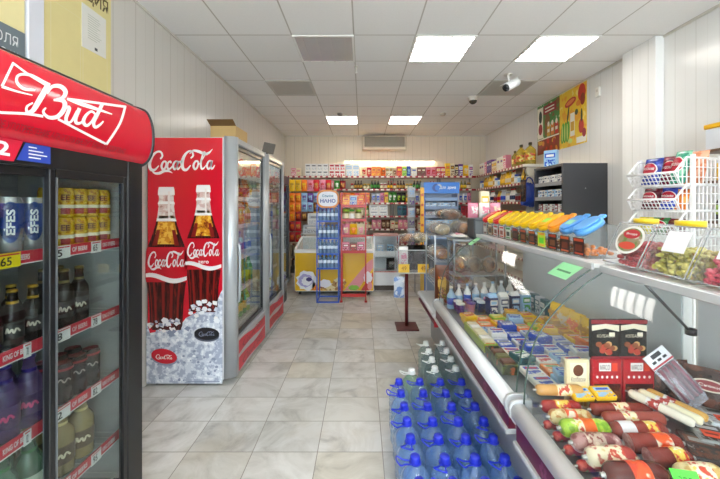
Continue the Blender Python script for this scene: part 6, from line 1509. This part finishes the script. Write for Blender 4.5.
# ---- far counter with bread bags, after the second case
t = thing('bread_counter', 'low white counter with burgundy strip beyond the dairy case', 'counter', (1.1, 3.55, 0))
y0, y1 = 3.14, 3.98
MB().box(.80, 1.48, y0, y1, 0, .42).build('base_cabinet', plain('#b9bbbc', .4), t)
MB().box(.66, 1.48, y0, y1, .42, .44).box(.672, 1.48, y0+.003, y1-.003, .44, .47).build('burgundy_strip', plain('#7a2038', .35), t)
MB().prism([(.70, .47), (.664, .474), (.648, .49), (.650, .515), (.672, .524), (1.48, .524), (1.48, .47)], y0, y1, 'y', 0).build('bumper_rail', plain('#e2e3e4', .3), t)
MB().box(.66, .70, y0-.02, y0-.001, .40, .47, 0, .004).build('corner_cap', plain('#b02433', .35), t)
rk = thing('bread_rack', 'wire shelf rack full of bread bags on the low counter', 'rack', (1.0, 3.7, .525))
y0 = 3.40
for xx in (.74, 1.12):
    for yy in (y0+.06, y1-.04): MB().box(xx-.007, xx+.007, yy-.007, yy+.007, .525, 1.215).build('post', plain('#b9bcbe', .3, .6), rk)
for z in (.70, .95, 1.20):
    g = MB()
    for k in range(13): g.tube([(.735+k*.0325, y0+.05, z), (.735+k*.0325, y1-.03, z)], .003, 5)
    for yy in (y0+.06, (y0+y1)/2, y1-.04): g.tube([(.73, yy, z-.006), (1.13, yy, z-.006)], .004, 5)
    g.build('wire_shelf', plain('#c3c6c8', .3, .6), rk)
filmA = clear((.93, .93, .92), .15, (.80, .79, .77), .22, refl=1.0)
def loaf_bag(lab, loc, rz, bread, l=.22, w=.13, h=.11, film=None):
    o = thing('bread_bag', lab, 'bag', loc, 'bread bags beyond the dairy case', local=True, rz=rz)
    b = MB(); r_ = random.Random(lab)
    b.ball((0, 0, h*.46), l*.42, w*.42, h*.42, 0, 14, 8); b.build('loaf', bread, o)
    b = MB()
    def fn(u, v):
        a = 2*PI*u; s = math.sin(PI*(.04+.92*v))**.5; x = (v-.5)*l*1.15
        return (x, w*.5*s*math.cos(a)*(1+.10*math.sin(5*a+9*v)), h*.5+h*.495*s*math.sin(a)*(1+.06*math.sin(4*a+11*v)))
    b.grid(fn, 18, 10)
    for i, p in enumerate(b.v): b.v[i] = Vector((p.x+r_.uniform(-.004, .004), p.y+r_.uniform(-.004, .004), max(.0005, p.z+r_.uniform(-.003, .003))))
    b.build('film', film or filmA, o)
    return o
BREAD = {'brown': printed('#7a4420', '#b8783a', '#3a2012', 14, .5), 'golden': printed('#c88432', '#8a4e1c', '#e8b860', 14, .5), 'pale': printed('#cdb58a', '#8a7a5c', '#ece0c4', 14, .5), 'white': printed('#ded8cc', '#a8a8a4', '#8aa06a', 14, .5), 'dark': printed('#3c2416', '#6a4426', '#241812', 14, .5)}
for s_i, (z, seq) in enumerate(((.706, ('dark', 'brown', 'golden')), (.956, ('golden', 'brown', 'white')), (1.206, ('pale', 'dark', 'brown')))):
    for k, br in enumerate(seq):
        y = y0+.13+k*.143
        loaf_bag(f"{br} bread bag on the {('bottom', 'middle', 'top')[s_i]} wire shelf, {ORD[k+1]} from the near end, front", (.83, y, z), rnd.uniform(-.1, .1), BREAD[br], .19, .115, .13)
        loaf_bag(f"{seq[-1-k]} bread bag on the {('bottom', 'middle', 'top')[s_i]} wire shelf, {ORD[k+1]} from the near end, rear", (1.05, y, z), rnd.uniform(-.1, .1), BREAD[seq[-1-k]], .16, .115, .15)
for k, br in enumerate(('dark', 'white', 'brown')):
    loaf_bag(f"{br} bread bag heaped on top of the others, {ORD[k+1]} from the near end", (.92+.03*(k % 2), y0+.13+k*.145, 1.362), 1.57+rnd.uniform(-.1, .1), BREAD[br], .115, .22, .12, clear((.90, .90, .88), .15, (.66, .65, .62), .22, refl=1.0))
lying('white and pink packet lying over the low counter beside the rack', 'pouch', (.2, .05, .15), ('white', 'pink', 'red'), .925, 3.27, 1.2265, 1.45, 'packet', None, 'snack_packet')
put('pouch', (.13, .10, .42), ('brown', 'gold', 'orange'), (.765, 3.275, .5255), -.2, 'tall brown bag of rolls standing before the till table', 'bag', None, 'goods_bag')
tt = thing('till_table', 'small open metal table on the low counter carrying the grey till', 'table', (1.09, 3.27, .525))
MB().box(.84, 1.34, 3.155, 3.395, 1.18, 1.20, 0, .004).build('tabletop', plain('#9a9da0', .35), tt)
MB().box(.85, 1.33, 3.17, 3.385, .855, .868, 0, .003).build('lower_shelf', plain('#8a8d90', .35), tt)
for xx in (.852, 1.328):
    for yy in (3.167, 3.383): MB().box(xx-.008, xx+.008, yy-.008, yy+.008, .525, 1.18).build('leg', plain('#85888b', .35, .4), tt)
for k, br in enumerate(('golden', 'dark', 'brown')):
    loaf_bag(f"{br} bread bag under the till table, {ORD[k+1]} from the left, upper shelf", (.93+k*.145, 3.28, .870), 1.57, BREAD[br], .15, .13, .17)
for k, br in enumerate(('dark', 'golden', 'pale')):
    loaf_bag(f"{br} bread bag under the till table, {ORD[k+1]} from the left, on the counter", (.94+k*.145, 3.28, .5255), 1.57, BREAD[br], .15, .13, .2)
t = thing('cash_register', 'dark grey till standing behind the end of the dairy case', 'till', (1.17, 3.27, 1.2015))
MB().box(1.04, 1.32, 3.17, 3.38, 1.2015, 1.40, 0, .012).build('till_body', plain('#54585c', .35), t)
MB().box(1.05, 1.29, 3.166, 3.17, 1.25, 1.37, 0, .002).build('till_panel', plain('#777c80', .3), t)
for k, (x, c, lab) in enumerate(((1.05, ('pink', 'white', 'cream'), 'pink and white bag on the grey till, left one'), (1.155, ('white', 'pink', 'red'), 'white and pink bag on the grey till, middle one'), (1.26, ('pink', 'cream', 'white'), 'pink bag on the grey till, right one'))):
    put('pouch', (.10, .09, .14), c, (x, 3.235, 1.4015), .1, lab, 'packet', 'pink bags on the till')
put('box', (.085, .06, .25), ('cream', 'yellow', 'white'), (1.19, 3.335, 1.4015), 0, 'cream carton standing behind the pink bags on the till', 'box', None, 'product_box')
o = put('box', (.085, .06, .16), ('cream', 'yellow', 'white'), (1.36, 3.42, 1.5225), 0, 'x x x x', 'box', None, 'product_box'); bpy.data.objects.remove(o)

# ---- pole stand with a clear bin at the end of the aisle
t = thing('pole_stand', 'clear bin on a dark red pole with square base plate', 'display stand', (.555, 4.26, 0))
MB().box(.42, .69, 4.11, 4.40, 0, .02, 0, .004).build('base_plate', plain('#5e2c2a', .4), t)
MB().tube([(.555, 4.26, .02), (.555, 4.26, .70)], .022, 12).build('pole', plain('#6d1f24', .35), t)
by = (4.08, 4.44); bx = (.43, .86)
MB().box(bx[0], bx[1], by[0], by[1], .70, .715).build('bin_floor', plain('#c9c6c4', .3), t)
for nm, q in (('front', (bx[0], bx[1], by[0], by[0]+.006)), ('rear', (bx[0], bx[1], by[1]-.006, by[1])), ('left', (bx[0], bx[0]+.006, by[0]+.006, by[1]-.006)), ('right', (bx[1]-.006, bx[1], by[0]+.006, by[1]-.006))):
    MB().box(*q, .715, .98).build('bin_wall', clear((.93, .93, .94), .08, (.75, .73, .75), .05), t)
rm = MB(); rm.tube([(bx[0], by[0], .98), (bx[1], by[0], .98), (bx[1], by[1], .98), (bx[0], by[1], .98)], .006, 6, closed=True).build('rim', plain('#d8d8d8', .3), t)
for k, x in enumerate((.50, .73)):
    p = thing('price_card', ('yellow price card on the clear bin, left one', 'yellow price card on the clear bin, right one')[k], 'price card', (x, by[0], .78), 'yellow price cards')
    MB().box(x-.065, x+.065, by[0]-.004, by[0]-.001, .715, .815).build('card', plain('#f0c23a', .4), p)
    MB().text('49', quad((x-.03, by[0]-.0048, .74), (x+.03, by[0]-.0048, .74), (x+.03, by[0]-.0048, .79), (x-.03, by[0]-.0048, .79)), 0).build('price', plain('#a8602a', .5), p)
t = thing('black_bag', 'shiny black bag standing in the clear bin', 'bag', (.70, 4.24, .7165), local=True)
MB().pillow(.28, .31, .26, 0, nx=12, ny=12).build('bag_body', plain('#191819', .25), t)
MB().tube(smooth_path([(-.06, 0, .27), (-.04, 0, .36), (.04, 0, .36), (.06, 0, .27)], 5), .006, 6).build('handle', plain('#242223', .3), t)
loaf_bag('beige bread bag lying on the black bag in the clear bin', (.72, 4.20, 1.06), .3, BREAD['pale'], .22, .15, .13)
loaf_bag('brown bread bag lying behind the beige one over the clear bin', (.60, 4.37, 1.035), -.2, BREAD['brown'], .24, .13, .13)
for k, (c, z) in enumerate(((('white', 'pink', 'silver'), .7165), (('pink', 'crimson', 'white'), .7165))):
    put('pouch', (.112, .06, .30-.05*k), c, (.503, 4.15+.1*k, z), .1, ('white and pink packet standing at the left of the clear bin', 'pink packet behind the white one in the clear bin')[k], 'packet', 'packets in the clear bin')
t = thing('hanging_bag', 'pale blue and white bag hanging under the clear bin', 'bag', (.455, 4.18, .385), local=True)
MB().pillow(.13, .26, .06, 0).build('bag_body', printed('#dfe6f2', '#7fa0d8', '#ffffff', 12, .3), t)
MB().tube([(-.03, 0, .25), (0, 0, .298), (.03, 0, .25)], .004, 6).build('handle', plain('#dfe6f2', .35), t)

# ---- white basket rack with snack bags
AX, AY, AR = 2.046, 2.64, -75
rk = thing('basket_rack', 'white wire basket rack of snack bags by the right wall', 'rack', (AX, AY, 0), local=True, rz=math.radians(AR))
bw, bd = .324, .45; wp = plain('#ecebea', .3)
for px_ in (-.012, bw+.012):
    for py_ in (.15, bd-.02): MB().box(px_-.011, px_+.011, py_-.011, py_+.011, 0, 1.87).build('post', wp, rk)
for zl in (1.745, 1.56, 1.375, 1.19):
    b = MB()
    zt, zb = zl+.105, zl-.085
    b.tube([(0, 0, zl), (bw, 0, zl)], .008, 8)
    for x in (0, bw):
        b.tube([(x, 0, zl), (x, .11, zt), (x, bd, zt)], .007, 8)
        b.tube([(x, 0, zl), (x, .055, zb), (x, bd, zb)], .005, 6)
        for k in range(11):
            y = .03+k*.040; top = min(zt, zl+(zt-zl)*y/.11); bot = max(zb, zl-(zl-zb)*y/.055)
            b.box(x-.0025, x+.0025, y-.003, y+.003, bot, top)
        for z in (zl-.03, zl+.04): b.tube([(x, .04 if z > zl else .02, z), (x, bd, z)], .003, 5)
    b.tube([(0, bd, zt), (bw, bd, zt)], .006, 6).tube([(0, .055, zb), (bw, .055, zb)], .005, 6).tube([(0, bd, zb), (bw, bd, zb)], .005, 6)
    for k in range(13):
        x = .012+k*(bw-.024)/12
        b.box(x-.0025, x+.0025, -.001, .003, zl-.006, zl)
        b.tube([(x, 0, zl), (x, .055, zb)], .0028, 5)
        b.box(x-.002, x+.002, .055, bd, zb-.002, zb+.002); b.box(x-.002, x+.002, bd-.002, bd+.002, zb, zt)
    b.tube([(.0, .018, zl-.028), (bw, .018, zl-.028)], .003, 5).tube([(.0, .036, zl-.056), (bw, .036, zl-.056)], .003, 5)
    b.build('wire_basket', wp, rk)
RM = T(AX, AY, 0) @ R(AR)
def chip_bag(lab, x, y, z, w, h, c, oval, rx=-16, rz=0, th=.09):
    p = RM @ Vector((x, y, z))
    t = thing('snack_bag', lab, 'packet', p, 'snack bags in the white wire baskets', local=True, rz=math.radians(AR+rz))
    MB().pillow(w, h, th, 0, nx=14, ny=14, M=R(rx, 'X'), seed=len(lab)).build('bag_body', printed(c[0], c[1], c[2], 14, .2, .4), t)
    if oval:
        def f(a, s, o):
            u, v = .5+.40*s*math.cos(a), .52+.26*s*math.sin(a)
            k = max(0, 1-abs(2*u-1)**2.6)*max(0, 1-abs((v-.5)/.44)**3)
            return R(rx, 'X') @ Vector(((u-.5)*w, -th/2*k*1.04-.003-o, v*h))
        g = MB()
        for s, m, o in ((1.0, 1, 0), (.90, 0, .0015)):
            g.add([f(0, 0, o)]+[f(i*PI/12, s*.55, o) for i in range(24)]+[f(i*PI/12, s, o) for i in range(24)], [(0, 1+i, 1+(i+1) % 24) for i in range(24)]+[(1+i, 25+i, 25+(i+1) % 24, 1+(i+1) % 24) for i in range(24)], m)
        def ft(u, v):
            uu, vv = .20+.60*u, .48+.09*v; k = max(0, 1-abs(2*uu-1)**2.6)*max(0, 1-abs((vv-.5)/.44)**3)
            return R(rx, 'X') @ Vector(((uu-.5)*w, -th/2*k*1.04-.0075, vv*h))
        g.text('РУССКАЯ', ft, 1, .02)
        g.build('oval_label', [plain(oval, .25), plain('#efe6e4', .3)], t, recalc=False)
    return t
zf = lambda zl: zl-.072
chip_bag('dark blue snack bag with a red oval, left in the top basket', .075, .125, zf(1.745), .125, .21, ('#2c3c96', '#1d2a72', '#4d62c0'), '#b01c34')
chip_bag('maroon snack bag with a red oval, middle of the top basket', .165, .19, zf(1.745), .125, .22, ('#7a1c38', '#3a2a7a', '#a83a50'), '#c22038', rz=6)
chip_bag('teal green snack bag with a red oval, right in the top basket', .255, .125, zf(1.745), .11, .24, ('#3f9a7c', '#2a6f5a', '#8fd0b0'), '#c02a3c', rz=-8)
chip_bag('orange snack bag at the rear of the top basket', .24, .29, zf(1.745), .15, .25, ('#e08a62', '#d06a42', '#f0b090'), None)
chip_bag('crimson and white snack bag at the rear near side of the top basket', .10, .33, zf(1.745), .15, .22, ('#b82a44', '#e8e2e0', '#8a1c30'), None)
chip_bag('dark red snack bag with a round label, left in the second basket', .075, .125, zf(1.56), .125, .165, ('#5a1626', '#3a0f1c', '#8a2a3a'), '#a81c30')
chip_bag('royal blue snack bag with a red oval, middle of the second basket', .198, .135, zf(1.56), .12, .165, ('#2f46b4', '#22308a', '#5a70d8'), '#b01c34', rz=5)
chip_bag('small orange snack bag, right in the second basket', .280, .12, zf(1.56), .075, .15, ('#e8832a', '#b03a2a', '#f0b04a'), None, th=.06)
chip_bag('yellow snack bag at the left of the third basket', .055, .09, zf(1.375), .10, .13, ('#d8c82a', '#b8a81c', '#f0e460'), None, th=.06)
chip_bag('green and maroon snack bag in the middle of the third basket', .155, .10, zf(1.375), .12, .13, ('#3f7a4a', '#7a1c2c', '#5a9a62'), '#a81c30', th=.06)
chip_bag('brown and red snack bag, right in the third basket', .255, .10, zf(1.375), .12, .125, ('#6a2028', '#8a5a2c', '#4a141c'), None, th=.06)

# ---- small wooden wall shelves at the right edge
t = thing('wall_shelf', 'brown three-board wall shelf at the right edge', 'shelf', (2.76, 2.55, 1.40))
for z in (1.40, 1.70, 1.935): MB().box(2.60, XR-.001, 2.44, 2.66, z-.018, z, 0, .002).build('shelf_board', plain('#6f5440', .45), t)
MB().box(XR-.018, XR-.001, 2.54, 2.56, 1.35, 1.95).build('wall_rail', plain('#bdb9b2', .4), t)
t = thing('storage_box', 'white box with a yellow lid on the top wall shelf', 'box', (2.72, 2.55, 1.9365))
MB().box(2.645, 2.80, 2.46, 2.64, 1.9365, 2.10, 0, .008).build('box_body', plain('#dfe4ea', .35), t)
MB().box(2.638, 2.807, 2.453, 2.647, 2.10, 2.135, 0, .006).build('lid', plain('#f0b81c', .35), t)
MB().poly([(2.72+.04*math.cos(a*PI/8), 2.4595, 2.02+.04*math.sin(a*PI/8)) for a in range(16)]).build('printed_mark', plain('#9fb4d8', .4), t)
put('bottle', (.075, .075, .24), ('black', 'lime', 'black'), (2.66, 2.52, 1.4015), 0, 'black bottle with a lime green label on the lowest wall shelf', 'bottle', None, 'sauce_bottle')
put('box', (.09, .07, .13), ('yellow', 'lime', 'white'), (2.67, 2.50, 1.7015), 0, 'yellow box on the middle wall shelf', 'box', None, 'product_box')
put('box', (.11, .07, .10), ('beige', 'cream', 'brown'), (2.78, 2.50, 1.7015), 0, 'beige box right of the yellow box on the wall shelf', 'box', None, 'product_box')
